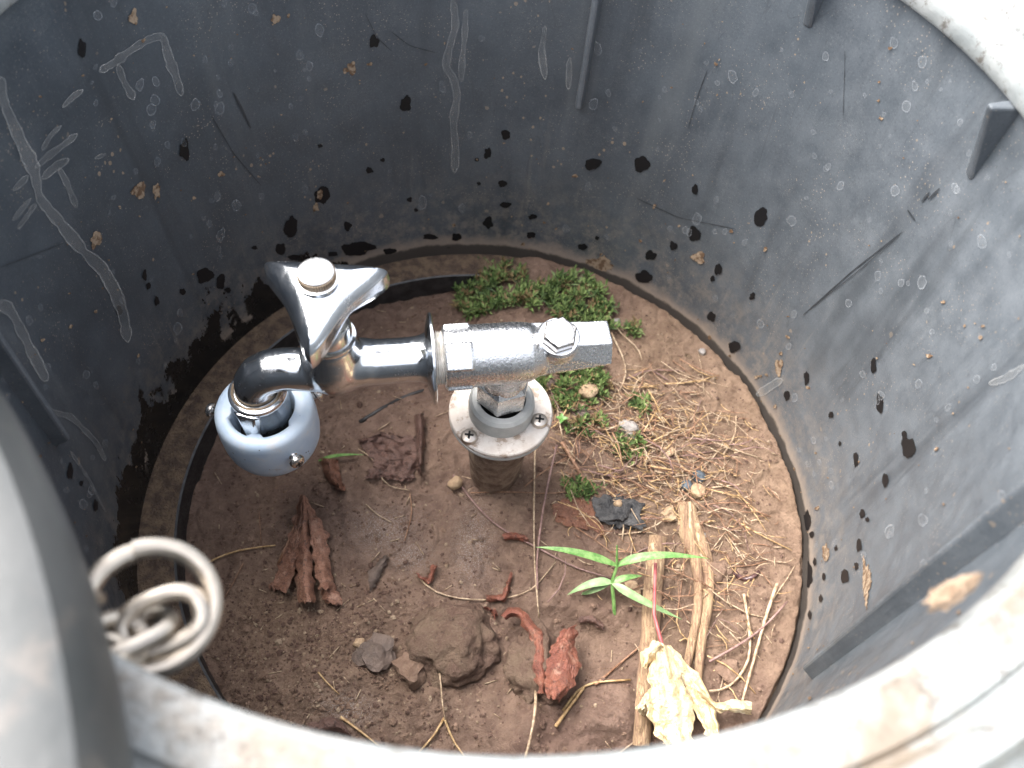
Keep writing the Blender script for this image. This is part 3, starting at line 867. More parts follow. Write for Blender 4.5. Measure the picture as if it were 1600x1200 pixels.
def hexprism(mb, r, z0, z1, M4=None, ch=0.0012, rot=0.0):
    v = []
    for (q, z) in ((r - ch, z0), (r, z0 + ch), (r, z1 - ch), (r - ch, z1)):
        for k in range(6): a = k * math.pi / 3 + rot; v.append(Vector((q * math.cos(a), q * math.sin(a), z)))
    f = [tuple(range(5, -1, -1)), tuple(range(18, 24))]
    for i in range(3):
        for k in range(6): k2 = (k + 1) % 6; f.append((i * 6 + k, i * 6 + k2, i * 6 + 6 + k2, i * 6 + 6 + k))
    if M4 is not None: v = [M4 @ p for p in v]
    return mb.add(v, f)


def build_elbow():
    root = empty('elbow_fitting', (OX, OY, OZ), ANG); tag(root, 'rough cast chrome elbow fitting with a drain bolt, on top of the standpipe', 'pipe fitting')
    X = Matrix.Rotation(R(90), 4, 'Y')
    mb = MB().lathe([(0.0001, -0.0315), (0.0148, -0.0315), (0.0155, -0.0305), (0.0155, 0.004), (0.0148, 0.011), (0.011, 0.018), (0.0001, 0.021)], 64, X)
    mb.lathe([(0.0001, -0.024), (0.0118, -0.024), (0.0122, -0.017), (0.0146, -0.006), (0.0001, 0.0)], 48)
    # flat bar to the right: tapering, square end
    def bar(x0, x1, y0, y1, za0, za1, zb0, zb1):
        v = [(x0, -y0, zb0), (x0, y0, zb0), (x0, y0 * .9, za0), (x0, -y0 * .45, za0), (x1, -y1, zb1), (x1, y1, zb1), (x1, y1 * .9, za1), (x1, -y1 * .45, za1)]
        mb.add(v, [(0, 1, 2, 3), (7, 6, 5, 4), (0, 4, 5, 1), (1, 5, 6, 2), (2, 6, 7, 3), (3, 7, 4, 0)])
    bar(-0.004, 0.0515, 0.0118, 0.0105, 0.0112, 0.0095, -0.0085, -0.0015)
    # boss under the bolt
    Mb = Matrix.Translation((0.0245, 0.001, 0.004)) @ Matrix.Rotation(R(14), 4, 'X')
    mb.lathe([(0.0001, -0.006), (0.0105, -0.006), (0.0108, 0.0055), (0.0098, 0.0075), (0.0001, 0.0075)], 40, Mb)
    # diagonal web on the bar
    v = [Vector((0.026, 0.004, 0.004)), Vector((0.026, 0.008, 0.004)), Vector((0.051, 0.0080, 0.004)), Vector((0.051, 0.0035, 0.004))]
    mb.add(v + [p + Vector((0, 0, 0.0062 if i < 2 else 0.0050)) for i, p in enumerate(v)], [(3, 2, 1, 0), (4, 5, 6, 7), (0, 1, 5, 4), (1, 2, 6, 5), (2, 3, 7, 6), (3, 0, 4, 7)])
    # wrench flats at the mouth
    for a in (0.62, 2.2, 3.77, 5.3):
        Mf = Matrix.Rotation(a, 4, 'X'); mb.box((-0.0245, 0, 0.0131), (0.0062, 0.0066, 0.0030), Mf)
    body = remeshed(mb, 'elbow_body', M['cast'], root, 0.00062, 4, 0.5)
    hx = MB(); hexprism(hx, 0.0144, -0.0400, -0.0215, None, 0.0022, R(11.5)); o = hx.build('hex_nut', M['steelnut'], root, True, 25)
    MB().lathe([(0.0105, -0.047), (0.0105, -0.038)], 32).build('nipple', M['dark'], root)
    wa = MB().lathe([(0.0001, 0.0076), (0.0100, 0.0076), (0.0102, 0.0084), (0.0098, 0.0092), (0.0001, 0.0092)], 40, Mb).build('washer', M['chrome'], root)
    hb = MB(); hexprism(hb, 0.0088, 0.0092, 0.0148, Mb, 0.0010, 0.25); bo = hb.build('bolt', M['steel'], root, True, 25)
    MB().lathe([(0.0001, 0.0153), (0.0062, 0.0152), (0.0070, 0.0148)], 32, Mb).build('bolt_crown', M['steel'], bo)


build_elbow()


def build_faucet():
    root = empty('water_tap', (OX, OY, OZ), ANG); tag(root, 'chrome water tap with a three-armed handle and curved spout', 'tap')
    X = Matrix.Rotation(R(90), 4, 'Y'); SX = -0.0835
    mb = MB()
    mb.lathe([(0.0001, -0.090), (0.0115, -0.090), (0.0116, -0.070), (0.0114, -0.050), (0.0118, -0.0425), (0.0135, -0.0395), (0.0150, -0.0378), (0.0001, -0.0375)], 48, X)
    # belly under the bonnet
    mb.lathe([(0.0001, -0.0138), (0.006, -0.0130), (0.0122, -0.009), (0.0150, -0.003), (0.0152, 0.004), (0.0138, 0.011), (0.0122, 0.018), (0.0116, 0.023), (0.0001, 0.023)], 48, Matrix.Translation((SX, 0, 0)))
    mb.lathe([(0.0001, -0.096), (0.008, -0.0955), (0.0125, -0.092), (0.0135, -0.086), (0.0135, -0.080), (0.0126, -0.074), (0.0117, -0.066), (0.0001, -0.062)], 40, Matrix.Translation((0, 0, 0.001)) @ X)
    path = []; rad = []
    ctl = [(-0.080, -0.001, 0.0125), (-0.090, -0.002, 0.0115), (-0.099, -0.0015, 0.0108), (-0.107, 0.0000, 0.0105), (-0.1135, -0.0008, 0.0108), (-0.1190, -0.0040, 0.0108), (-0.1222, -0.0090, 0.0108), (-0.1232, -0.0150, 0.0108), (-0.1232, -0.028, 0.0108)]
    for x, z, r in ctl: path.append((x, 0, z)); rad.append(r)
    mb.tube(path, rad, 32)
    remeshed(mb, 'tap_body', M['chrome'], root, 0.00075, 46, 0.6)
    T = Matrix.Translation((SX, 0, 0))
    MB().lathe([(0.0122, 0.0222), (0.0124, 0.0232), (0.0122, 0.0242), (0.0108, 0.0246), (0.0106, 0.0330), (0.0098, 0.0345), (0.006, 0.0348)], 48, T).build('bonnet', M['chrome'], root)
    MB().lathe([(0.0062, 0.034), (0.0062, 0.052)], 24, T).build('stem', M['nylon'], root)
    # escutcheon
    MB().lathe([(0.0125, -0.0402), (0.0215, -0.0380), (0.0226, -0.0373), (0.0226, -0.0363), (0.0215, -0.0358), (0.009, -0.0362)], 64, X).build('escutcheon', M['chrome'], root)
    prof = []
    for i in range(11): prof.append((0.0122 if i % 2 else 0.0134, -0.0364 + i * 0.00055))
    MB().lathe(prof, 48, X, rfun=lambda a, z: 1 + 0.03 * noise.noise(Vector((a * 1.2, z * 900, 3)))).build('seal_tape', M['tape'], root)
    # spout nut
    S = Matrix.Translation((-0.1232, 0, 0))
    nut = MB().lathe([(0.0104, -0.0160), (0.0128, -0.0160), (0.0140, -0.0166), (0.0143, -0.0178), (0.0142, -0.0195), (0.0138, -0.0205), (0.0138, -0.0300), (0.0134, -0.0385), (0.0122, -0.0405)], 56, S).build('spout_nut', M['chrome'], root)
    MB().lathe([(0.0112, -0.0154), (0.0117, -0.0150), (0.0123, -0.0153), (0.0125, -0.0160)], 48, S).build('brass_ring', M['knurl'], nut)
    tb = MB(); Mt = S @ Matrix.Rotation(R(-98) - ANG, 4, 'Z')
    tb.add([Mt @ Vector(p) for p in ((0.0132, -0.0075, -0.0185), (0.0132, 0.0075, -0.0185), (0.0152, 0.0042, -0.0190), (0.0152, -0.0042, -0.0190), (0.0132, -0.0035, -0.040), (0.0132, 0.0035, -0.040), (0.0168, 0.0024, -0.0375), (0.0168, -0.0024, -0.0375))],
           [(0, 3, 2, 1), (4, 5, 6, 7), (0, 1, 5, 4), (1, 2, 6, 5), (2, 3, 7, 6), (3, 0, 4, 7)])
    bevel_obj(tb.build('nut_tooth', M['chrome'], nut, True, 30), 0.0008)
    # handle: three rounded arms, dished sides, hollow underneath
    nT = 150; v = []; f = []; rot = R(-85) - ANG; TILT = Matrix.Rotation(-ANG, 3, 'Z') @ Matrix.Rotation(R(1), 3, 'X') @ Matrix.Rotation(ANG, 3, 'Z')
    def Rm(a):
        ph = ((a + math.pi / 3) % (2 * math.pi / 3)) - math.pi / 3           # 0 at a tip
        q = 0.0150 * (1 / math.cos(math.pi / 3 - abs(ph))) ** 1.25
        return (q ** -9 + 0.0325 ** -9) ** (-1 / 9)
    bd = np.array([(Rm(2 * math.pi * k / 300) * math.cos(2 * math.pi * k / 300), Rm(2 * math.pi * k / 300) * math.sin(2 * math.pi * k / 300)) for k in range(300)])
    rows = [('top', 1 - (1 - j / 26) ** 1.8) for j in range(27)] + [('side', t) for t in (0.3, 0.65, 1.0)] + [('under', t) for t in (0.94, 0.9, 0.6, 0.2)]
    RR = 0.0100
    for kind, t in rows:
        for k in range(nT):
            a = 2 * math.pi * k / nT; rm = Rm(a); c = 0.5 + 0.5 * math.cos(3 * a)
            def top(tt):
                r_ = tt * rm; x_, y_ = r_ * math.cos(a), r_ * math.sin(a)
                d_ = 0.0 if tt >= 1 else float(np.min(np.hypot(bd[:, 0] - x_, bd[:, 1] - y_)))
                e_ = max(0.0, 1 - d_ / RR)
                return r_, 0.0630 - 0.0045 * (r_ / 0.030) ** 1.4 - 0.85 * RR * (1 - math.sqrt(max(0, 1 - e_ * e_)))
            depth = 0.0022 + 0.0042 * c ** 0.8
            if kind == 'top': r_, z_ = top(max(t, 0.001))
            elif kind == 'side': r_, z_ = top(1.0); z_ -= depth * t; r_ += 0.0005 * math.sin(t * math.pi * .9)
            else: r_, z_ = top(1.0); z_ = z_ - depth * (1.0 if t > 0.92 else 0.6 if t == 0.9 else -0.4 if t == 0.6 else -0.6); r_ *= t
            q_ = TILT @ Vector((r_ * math.cos(a + rot), r_ * math.sin(a + rot), z_ - 0.055)); v.append((q_.x, q_.y, q_.z + 0.055))
    n = len(rows)
    for j in range(n - 1):
        for k in range(nT):
            k2 = (k + 1) % nT; f.append((j * nT + k, j * nT + k2, (j + 1) * nT + k2, (j + 1) * nT + k))
    mb = MB(); mb.add([Vector(p) + Vector((SX, 0, 0)) for p in v], f); h = mb.build('handle', M['handle'], root, True, 60)
    Th = Matrix.Translation((SX, 0, 0.055)) @ TILT.to_4x4() @ Matrix.Translation((0, 0, -0.0486))
    MB().lathe([(0.0090, 0.0560), (0.0090, 0.0578), (0.0080, 0.0582), (0.0070, 0.0582)], 48, Th).build('cap_seat', M['chrome'], h)
    kn = MB()
    kn.lathe([(0.0074, 0.0580), (0.0079, 0.0584), (0.0079, 0.0612), (0.0074, 0.0616)], 96, Th, rfun=lambda a, z: 1 + 0.022 * (1 if int(round(a / (2 * math.pi) * 96)) % 2 else -1))
    kn.build('knurled_ring', M['knurl'], h, False)
    MB().lathe([(0.0075, 0.0615), (0.0074, 0.0622), (0.0068, 0.0627), (0.0040, 0.0630), (0.0001, 0.0631)], 48, Th).build('cap', M['whitecap'], h)


build_faucet()


def build_connector():
    cx = OX - 0.1232 * math.cos(ANG); cy = OY - 0.1232 * math.sin(ANG)
    root = empty('hose_connector', (cx, cy, 0)); tag(root, 'powder blue ring hose connector with clamp screws, fitted round the spout', 'hose connector')
    n = 96; ztop, zbot = 0.0955, 0.0560
    outer = [(0.0195, ztop), (0.0222, ztop - 0.0005), (0.0238, ztop - 0.0016), (0.0247, ztop - 0.0036), (0.0251, ztop - 0.007), (0.0254, ztop - 0.014), (0.0253, ztop - 0.0235), (0.0247, ztop - 0.0290), (0.0232, ztop - 0.0335), (0.0208, ztop - 0.0370), (0.017, ztop - 0.0386), (0.009, ztop - 0.0390)]
    def rin(a):
        # roundish opening with a wide notch towards the front right
        d = (a - R(-52) + math.pi) % (2 * math.pi) - math.pi
        q = 0.0152 + 0.0022 * sstep(0.50, 0.40, abs(d))
        d2 = (a - R(-125) + math.pi) % (2 * math.pi) - math.pi
        q += 0.0022 * sstep(0.55, 0.42, abs(d2)); return q
    v = []; f = []
    rows = [('i', 0.0660), ('i', ztop - 0.0022), ('i2', ztop - 0.0005)] + [('o', i) for i in range(len(outer))]
    for kind, q in rows:
        for k in range(n):
            a = 2 * math.pi * k / n
            if kind == 'i': r, z = rin(a), q
            elif kind == 'i2': r, z = rin(a) + 0.0008, q
            else:
                r, z = outer[q]
                if q == 0: r = max(r, rin(a) + 0.0022)
            v.append((r * math.cos(a), r * math.sin(a), z))
    for j in range(len(rows) - 1):
        for k in range(n): k2 = (k + 1) % n; f.append((j * n + k, j * n + k2, (j + 1) * n + k2, (j + 1) * n + k))
    mb = MB(); mb.add(v, f); sh = mb.build('shell', M['blue'], root, True, 50)
    MB().lathe([(0.0182, 0.0745), (0.0100, 0.0750), (0.0001, 0.0750)], 48).build('rubber_seat', M['dark'], root)
    MB().lathe([(0.0100, 0.0600), (0.0098, 0.0530), (0.0086, 0.0515), (0.0086, 0.0450), (0.0096, 0.0435), (0.0086, 0.0395), (0.0070, 0.0390)], 40).build('nozzle', M['blue'], root)
    for a in (R(-46), R(176), R(44), R(-136 + 225)):
        ax = Vector((math.cos(a), math.sin(a), 0.05)); ln = 0.0285 if a != R(176) else 0.0302
        build_screw_head('clamp_screw', root, ax * ln + Vector((0, 0, ztop - 0.0165)), ax, 0.0040, 0.0105)


build_connector()

# ------------------------------------------------------------------ stones
def stone(name, x, y, wmm, hmm, m, label, cat='stone', group=None, dz=0.0, rough=0.25, ell=1.0, rot=0.0, sub=3, seed=None):
    bm = bmesh.new(); bmesh.ops.create_icosphere(bm, subdivisions=sub, radius=1.0); ph = seed if seed is not None else random.uniform(0, 90)
    for vv in bm.verts:
        c = vv.co.copy(); k = 1 + rough * 1.5 * noise.fractal(c * 1.1 + Vector((ph, ph, 0)), 0.9, 2.0, 2 if sub < 4 else 5) + rough * 0.4 * noise.noise(c * 4 + Vector((ph, 0, 0)))
        vv.co = Vector((c.x * wmm * .0005 * k, c.y * wmm * .0005 * ell * k, c.z * hmm * .0005 * k))
    bmesh.ops.rotate(bm, cent=(0, 0, 0), matrix=Matrix.Rotation(rot, 3, 'Z'), verts=bm.verts)
    me = bpy.data.meshes.new(name); bm.to_mesh(me); bm.free()
    o = link_mesh(name, me, m, None, True, 40 if rough > 0.3 else None)
    P = soil_at(x, y); o.location = (P[0], P[1], P[2] + hmm * 0.0005 * 0.45 + dz)
    return tag(o, label, cat, group)


stone('stone', 708, 1008, 48, 36, M['mudstone'], 'large round stone coated in mud, beside the folded brown leaf', seed=3.3, sub=5, rough=0.2, dz=-0.009, ell=0.95)
stone('stone', 838, 1052, 30, 28, M['mudstone'], 'mud coated stone under the curled red leaf', seed=12.1, sub=5, ell=1.35, rot=0.25, dz=-0.003)
stone('stone', 645, 1048, 15, 13, M['clod'], 'knobbly brown clod touching the large round stone', 'clod', rough=0.45)
stone('stone', 587, 1020, 22, 9, M['slate'], 'flat dark slate chip lying in the hollow by the large stone', rough=0.38, ell=0.8, rot=-0.3)
stone('stone', 918, 612, 13, 11, M['tanstone'], 'pale tan pebble in the moss right of the standpipe', rough=0.22)
stone('stone', 982, 671, 14, 9, M['greystone'], 'pointed light grey pebble among the straw', rough=0.36, ell=0.7, rot=-0.5)
stone('stone', 909, 652, 9, 8, M['slate'], 'small purplish brown pebble in the moss beside the flange', rough=0.25)
stone('stone', 858, 600, 8, 7, M['slate'], 'small dark pebble under the elbow bar', rough=0.25)
stone('stone', 1091, 746, 8.5, 6.5, M['bluestone'], 'upper of the two blue grey pebbles in the straw', rough=0.1)
stone('stone', 1072, 760, 7.5, 6.0, M['bluestone'], 'lower of the two blue grey pebbles in the straw', rough=0.1)
stone('stone', 1088, 768, 10, 7, M['tanstone'], 'brown pebble just below the blue grey pebbles', rough=0.25)
stone('stone', 711, 758, 9, 10, M['tanstone'], 'small tan pebble at the left foot of the standpipe', rough=0.2)
stone('stone', 1045, 806, 9, 8, M['tanstone'], 'ochre pebble beside the top of the split stem', rough=0.32)
stone('stone', 1042, 708, 9, 7, M['tanstone'], 'beige pebble half hidden in the thick straw', rough=0.25)
stone('stone', 965, 803, 25, 11, M['char'], 'crumpled lump of charcoal between the straw and the seedling', 'charcoal', rough=0.5, ell=0.95, rot=-0.6, sub=4)
stone('stone', 962, 796, 5.5, 6, M['tanstone'], 'tiny tan pebble on top of the charcoal', dz=0.006, rough=0.2)
stone('stone', 1138, 1052, 13, 8, M['clod'], 'brown clod between the yellow leaf and the pale stems', 'clod', rough=0.35)
stone('stone', 988, 923, 10, 7, M['tanstone'], 'brown pebble right of the seedling stem', rough=0.3)
stone('stone', 1125, 895, 12, 8, M['clod'], 'small clod above the earthworm', 'clod', rough=0.4)
stone('stone', 962, 505, 7, 5, M['greystone'], 'small pale pebble right of the elbow end', rough=0.2)
stone('stone', 1097, 551, 5, 4, M['greystone'], 'tiny grey pebble beside the round hole in the soil', rough=0.2)
stone('stone', 935, 545, 8, 5, M['greystone'], 'whitish pebble behind the elbow end', rough=0.2)
stone('stone', 1090, 843, 13, 6, M['greystone'], 'thin pale stone chip in the straw by the right wall', rough=0.3, ell=0.35, rot=0.7)
stone('stone', 785, 738, 6, 5, M['tanstone'], 'ochre crumb left of the dark slate chip', 'clod', rough=0.3).location = soil_at(562, 1007) + np.array((0, 0, .001))
# crumbs
octv = [Vector(p) for p in ((1, 0, 0), (-1, 0, 0), (0, 1, 0), (0, -1, 0), (0, 0, 1), (0, 0, -1), (.6, .6, .6), (-.6, -.6, .6), (.6, -.6, .55), (-.6, .6, .55))]
octf = [(4, 8, 0), (4, 0, 6), (4, 6, 2), (4, 2, 9), (4, 9, 1), (4, 1, 7), (4, 7, 3), (4, 3, 8), (0, 8, 3), (0, 2, 6), (1, 9, 2), (1, 3, 7), (0, 3, 5), (0, 5, 2), (1, 2, 5), (1, 5, 3)]
mbs = [MB(), MB(), MB()]; cnt = 0
while cnt < 8000:
    x, y = random.uniform(-0.19, 0.19), random.uniform(-0.19, 0.19)
    if math.hypot(x, y) > 0.192: continue
    p = 0.10 + 0.95 * crumb(x, y) + 0.25 * max(0, fbm(x, y, 8, 26, 2))
    if random.random() > p: continue
    s = 0.00042 * math.exp(abs(random.gauss(0, 0.55))); z = soil_h(x, y)
    if s > 0.0022: continue
    mb = mbs[random.choice((0, 0, 0, 0, 1, 1, 1, 1, 0, 1, 2))]; a = random.uniform(0, 6.28); ca, sa = math.cos(a), math.sin(a); ex, ez = random.uniform(.7, 1.4), random.uniform(.6, 1.0)
    mb.add([(x + s * (c.x * ca * ex - c.y * sa) * random.uniform(.7, 1.25), y + s * (c.x * sa * ex + c.y * ca) * random.uniform(.7, 1.25), z + s * (c.z * ez * random.uniform(.7, 1.2) + .25)) for c in octv], octf)
    cnt += 1
for mb, mm, wd in zip(mbs, ('clod', 'clod2', 'clod3'), ('brown', 'dark brown', 'pale tan')):
    tag(mb.build('soil_crumbs', M[mm], None, False, None), 'loose %s soil crumbs scattered over the mud' % wd, 'soil crumbs', None, 'stuff')


# ------------------------------------------------------------------ leaves
def sheet(name, grid, m, parent=None, th=0.0004):
    nu, nv = len(grid), len(grid[0]); v = []; f = []
    flat = [Vector(p) for row in grid for p in row]
    nor = []
    for i in range(nu):
        for j in range(nv):
            a = Vector(grid[min(i + 1, nu - 1)][j]) - Vector(grid[max(i - 1, 0)][j]); b = Vector(grid[i][min(j + 1, nv - 1)]) - Vector(grid[i][max(j - 1, 0)])
            q = a.cross(b); nor.append(q.normalized() if q.length > 1e-12 else Vector((0, 0, 1)))
    N = len(flat); v = flat + [p - q * th for p, q in zip(flat, nor)]
    for i in range(nu - 1):
        for j in range(nv - 1):
            k = i * nv + j; f.append((k, k + 1, k + nv + 1, k + nv)); f.append((N + k, N + k + nv, N + k + nv + 1, N + k + 1))
    for j in range(nv - 1): f.append((j, N + j, N + j + 1, j + 1)); k = (nu - 1) * nv + j; f.append((k, k + 1, N + k + 1, N + k))
    for i in range(nu - 1): k = i * nv; f.append((k, k + nv, N + k + nv, N + k)); k = i * nv + nv - 1; f.append((k, N + k, N + k + nv, k + nv))
    mb = MB(); mb.add(v, f); return mb.build(name, m, parent, True, 60)


def px_sheet(name, left, right, m, lift, nu=40, nv=16, th=0.0004, parent=None, wob=0.0008, seed=0):
    """A sheet between two pixel outlines lying over the soil; lift(u, v) gives its height above the soil."""
    def samp(L, t):
        L = np.array(L, float); s = np.r_[0, np.cumsum(np.hypot(*(L[1:] - L[:-1]).T))]; return np.interp(t * s[-1], s, L[:, 0]), np.interp(t * s[-1], s, L[:, 1])
    g = []
    for i in range(nu):
        u = i / (nu - 1); a = samp(left, u); b = samp(right, u); row = []
        for j in range(nv):
            t = j / (nv - 1); x = a[0] * (1 - t) + b[0] * t; y = a[1] * (1 - t) + b[1] * t
            dz = max(0.0004, lift(u, t) + wob * noise.noise(Vector((u * 6, t * 5, seed))))
            ed = 1 + 1.6 * max(0, abs(2 * t - 1) - 0.7) / 0.3 + 1.6 * max(0, u - 0.85) / 0.15
            x += 2.6 * ed * noise.noise(Vector((u * 13, t * 3, seed + 5))); y += 2.6 * ed * noise.noise(Vector((u * 6, t * 9, seed + 9)))
            dz += wob * 0.5 * noise.noise(Vector((u * 17, t * 13, seed + 3)))
            row.append(tuple(soil_at(x, y, dz)))
        g.append(row)
    return sheet(name, g, m, parent, th)


# folded brown leaf: three pleats spreading from its tip
lf = empty('folded_leaf', tuple(soil_at(475, 850))); tag(lf, 'brown dry leaf folded into pleats below the blue connector', 'leaf')


def under(o, p):
    o.parent = p; o.matrix_parent_inverse = Matrix.Translation(-Vector(p.location)); return o


under(px_sheet('leaf_pleat', [(470, 775), (455, 830), (436, 880), (422, 918)], [(472, 775), (468, 840), (460, 890), (447, 926)], M['leafbrown'], lambda u, t: 0.006 + 0.008 * t - 0.004 * u, seed=1), lf)
under(px_sheet('leaf_pleat', [(471, 772), (466, 830), (460, 880), (466, 940)], [(478, 775), (484, 840), (490, 890), (492, 941)], M['leafbrown'], lambda u, t: 0.008 + 0.009 * math.sin(math.pi * t) * (0.3 + 0.7 * u), seed=2), lf)
under(px_sheet('leaf_pleat', [(478, 776), (485, 840), (492, 890), (496, 918)], [(482, 780), (512, 835), (516, 880), (524, 922)], M['leafbrown'], lambda u, t: 0.010 - 0.005 * t + 0.005 * math.sin(math.pi * t) * u, seed=3), lf)
under(px_sheet('leaf_pleat', [(503, 918), (502, 930), (508, 942)], [(524, 920), (533, 932), (534, 946)], M['leafbrown'], lambda u, t: 0.004 + 0.004 * math.sin(math.pi * t), 10, 8, seed=4), lf)
# curled red leaf
rl = empty('curled_leaf', tuple(soil_at(860, 1030))); tag(rl, 'rusty red curled leaf lying on the mud coated stone', 'leaf')
under(px_sheet('leaf_tail', [(784, 962), (792, 952), (812, 950), (832, 972), (848, 990), (854, 1030), (850, 1085)], [(790, 968), (798, 962), (808, 962), (822, 985), (832, 1000), (833, 1040), (842, 1082)], M['leafred'], lambda u, t: 0.010 + 0.010 * u + 0.004 * math.sin(math.pi * t), 34, 8, seed=5), rl)
under(px_sheet('leaf_blade', [(880, 984), (864, 1006), (852, 1040), (850, 1070), (858, 1090)], [(902, 976), (899, 1010), (907, 1040), (896, 1072), (874, 1094)], M['leafred'], lambda u, t: 0.018 + 0.006 * math.sin(math.pi * t) - 0.008 * max(0, u - 0.7) + 0.004 * u, 40, 18, seed=6, wob=0.0012), rl)
# dark sodden leaf under the tap
P0 = soil_at(600, 715)
dl = empty('sodden_leaf', tuple(P0)); tag(dl, 'dark sodden leaf flattened in the mud below the tap', 'leaf')
under(px_sheet('leaf_blade', [(560, 690), (585, 725), (570, 745)], [(650, 680), (662, 712), (640, 752)], M['leafdark'], lambda u, t: 0.0022 + 0.0025 * math.sin(3 * math.pi * t) ** 2, 36, 30, seed=7, wob=0.0018), dl)
under(px_sheet('leaf_edge', [(566, 700), (600, 690), (640, 700)], [(560, 688), (596, 676), (648, 684)], M['leafdark'], lambda u, t: 0.002 + 0.004 * t, 18, 6, seed=8, wob=0.002), dl)
o = px_sheet('twisted_leaf', [(648, 648), (650, 690), (654, 738)], [(664, 645), (664, 695), (658, 742)], M['leafdark'], lambda u, t: 0.003 + 0.007 * math.sin(math.pi * t), 20, 8, seed=9, wob=0.0015)
tag(o, 'narrow twisted dark leaf standing up beside the standpipe plate', 'leaf')
o = px_sheet('leaf_fragment', [(500, 715), (505, 740), (525, 765)], [(528, 718), (532, 745), (540, 766)], M['leaforange'], lambda u, t: 0.003 + 0.005 * math.sin(math.pi * t), 14, 10, seed=10, wob=0.003)
tag(o, 'orange brown leaf fragment right of the blue connector', 'leaf')
o = px_sheet('flat_leaf', [(862, 790), (900, 775), (930, 790)], [(868, 815), (905, 825), (945, 835)], M['leaforange'], lambda u, t: 0.0010, 18, 12, seed=11, wob=0.002)
tag(o, 'reddish flat leaf pressed into the mud left of the charcoal', 'leaf')
o = px_sheet('mud_leaf', [(575, 895), (590, 880), (602, 868)], [(578, 925), (588, 912), (606, 872)], M['slate'], lambda u, t: 0.002 + 0.003 * math.sin(math.pi * t), 12, 8, seed=12)
tag(o, 'small grey leaf scrap standing in the mud mid floor', 'leaf')
for i, (L, Rr, lab) in enumerate((([(650, 895), (668, 905), (676, 882)], [(655, 902), (672, 914), (683, 884)], 'small red curl of leaf right of the salt patch'),
                                  ([(758, 930), (785, 932), (798, 900)], [(760, 938), (790, 940), (800, 895)], 'red leaf scrap above the large round stone'),
                                  ([(785, 836), (800, 832), (822, 838)], [(788, 843), (802, 842), (826, 846)], 'dark red leaf scrap left of the seedling tip'),
                                  ([(755, 950), (768, 956), (772, 965)], [(762, 948), (776, 954), (774, 967)], 'tiny red leaf scrap next to the curled leaf tail'),
                                  ([(480, 1130), (520, 1120), (540, 1135)], [(490, 1150), (520, 1142), (548, 1150)], 'dark leaf scrap in front of the near rim'),
                                  ([(905, 1025 - 60), (925, 962), (940, 975)], [(905, 975), (925, 972), (945, 985)], 'dark brown leaf scrap left of the curled stone'),)):
    o = px_sheet('leaf_scrap', L, Rr, M['leafred'] if i < 4 else M['leafdark'], lambda u, t: 0.002 + 0.003 * math.sin(math.pi * t), 12, 6, seed=20 + i, wob=0.002); tag(o, lab, 'leaf')

# pale yellow lobed leaf with a red stalk
yl = empty('lobed_leaf', tuple(soil_at(1070, 1090))); tag(yl, 'pale yellow lobed leaf with a red stalk, by the near rim', 'leaf')
YA = lambda u, t: 0.024 + 0.004 * math.sin(math.pi * t) - 0.010 * u + 0.0016 * abs(((t * 3.0 + 0.2) % 1) - 0.5) * 2 * min(1, u * 3)
under(px_sheet('leaf_lobe', [(1022, 1000), (1014, 1060), (1012, 1120), (1035, 1162)], [(1045, 1010), (1065, 1060), (1085, 1110), (1082, 1165)], M['leafyellow'], YA, 40, 22, seed=31, wob=0.0022), yl)
under(px_sheet('leaf_lobe', [(1040, 1010), (1062, 1055), (1082, 1105), (1108, 1152)], [(1048, 1008), (1095, 1058), (1118, 1105), (1124, 1152)], M['leafyellow'], lambda u, t: YA(u, t) - 0.003, 24, 10, seed=32, wob=0.002), yl)
under(px_sheet('leaf_lobe', [(1078, 1058), (1115, 1098), (1150, 1095), (1174, 1098)], [(1096, 1088), (1125, 1112), (1150, 1112), (1174, 1116)], M['leafyellow'], lambda u, t: 0.020 + 0.006 * math.sin(math.pi * t) - 0.012 * u, 20, 8, seed=33, wob=0.002), yl)
under(px_sheet('leaf_lobe', [(1022, 1000), (1000, 1022), (1002, 1042)], [(1040, 1012), (1024, 1030), (1012, 1045)], M['leafyellow'], lambda u, t: 0.026 + 0.006 * math.sin(math.pi * t) - 0.010 * u, 14, 8, seed=34, wob=0.002), yl)
under(px_sheet('leaf_lobe', [(1030, 1075), (1008, 1085), (992, 1108)], [(1030, 1100), (1015, 1110), (1005, 1118)], M['leafyellow'], lambda u, t: 0.020 + 0.004 * math.sin(math.pi * t) - 0.012 * u, 14, 8, seed=35, wob=0.003), yl)
under(MB().tube([soil_at(1024, 880, 0.020), soil_at(1023, 920, 0.023), soil_at(1022, 960, 0.025), soil_at(1034, 1006, 0.024)], [0.0010, 0.0009, 0.0009, 0.0011], 8).build('stalk', M['petiole']), yl)
# crumbled leaf caught on the near rib
Q = wall_at(1480, 930, 0.0125); zr = Q[2]; g = []
for i in range(12):
    row = []
    for j in range(8):
        u, t = i / 11 - .5, j / 7 - .5; d = Vector((0.55, 0.35, 0.75)).normalized(); e = Vector((-0.56, 0.83, 0.1)).normalized(); wv = 0.012 * (1 - (2 * u) ** 2 * 0.6) * (1 + 0.5 * noise.noise(Vector((u * 7, 3, 1))))
        p = Vector((Q[0], Q[1], zr + 0.001)) + d * u * 0.013 + e * t * wv * 0.42; p.z += 0.003 * math.cos(t * 3) + 0.002 * noise.noise(Vector((u * 6, t * 6, 2))); row.append(tuple(p))
    g.append(row)
tag(sheet('dry_leaf', g, M['leaftan']), 'dry pale leaf scrap lying on the near right rim', 'leaf')


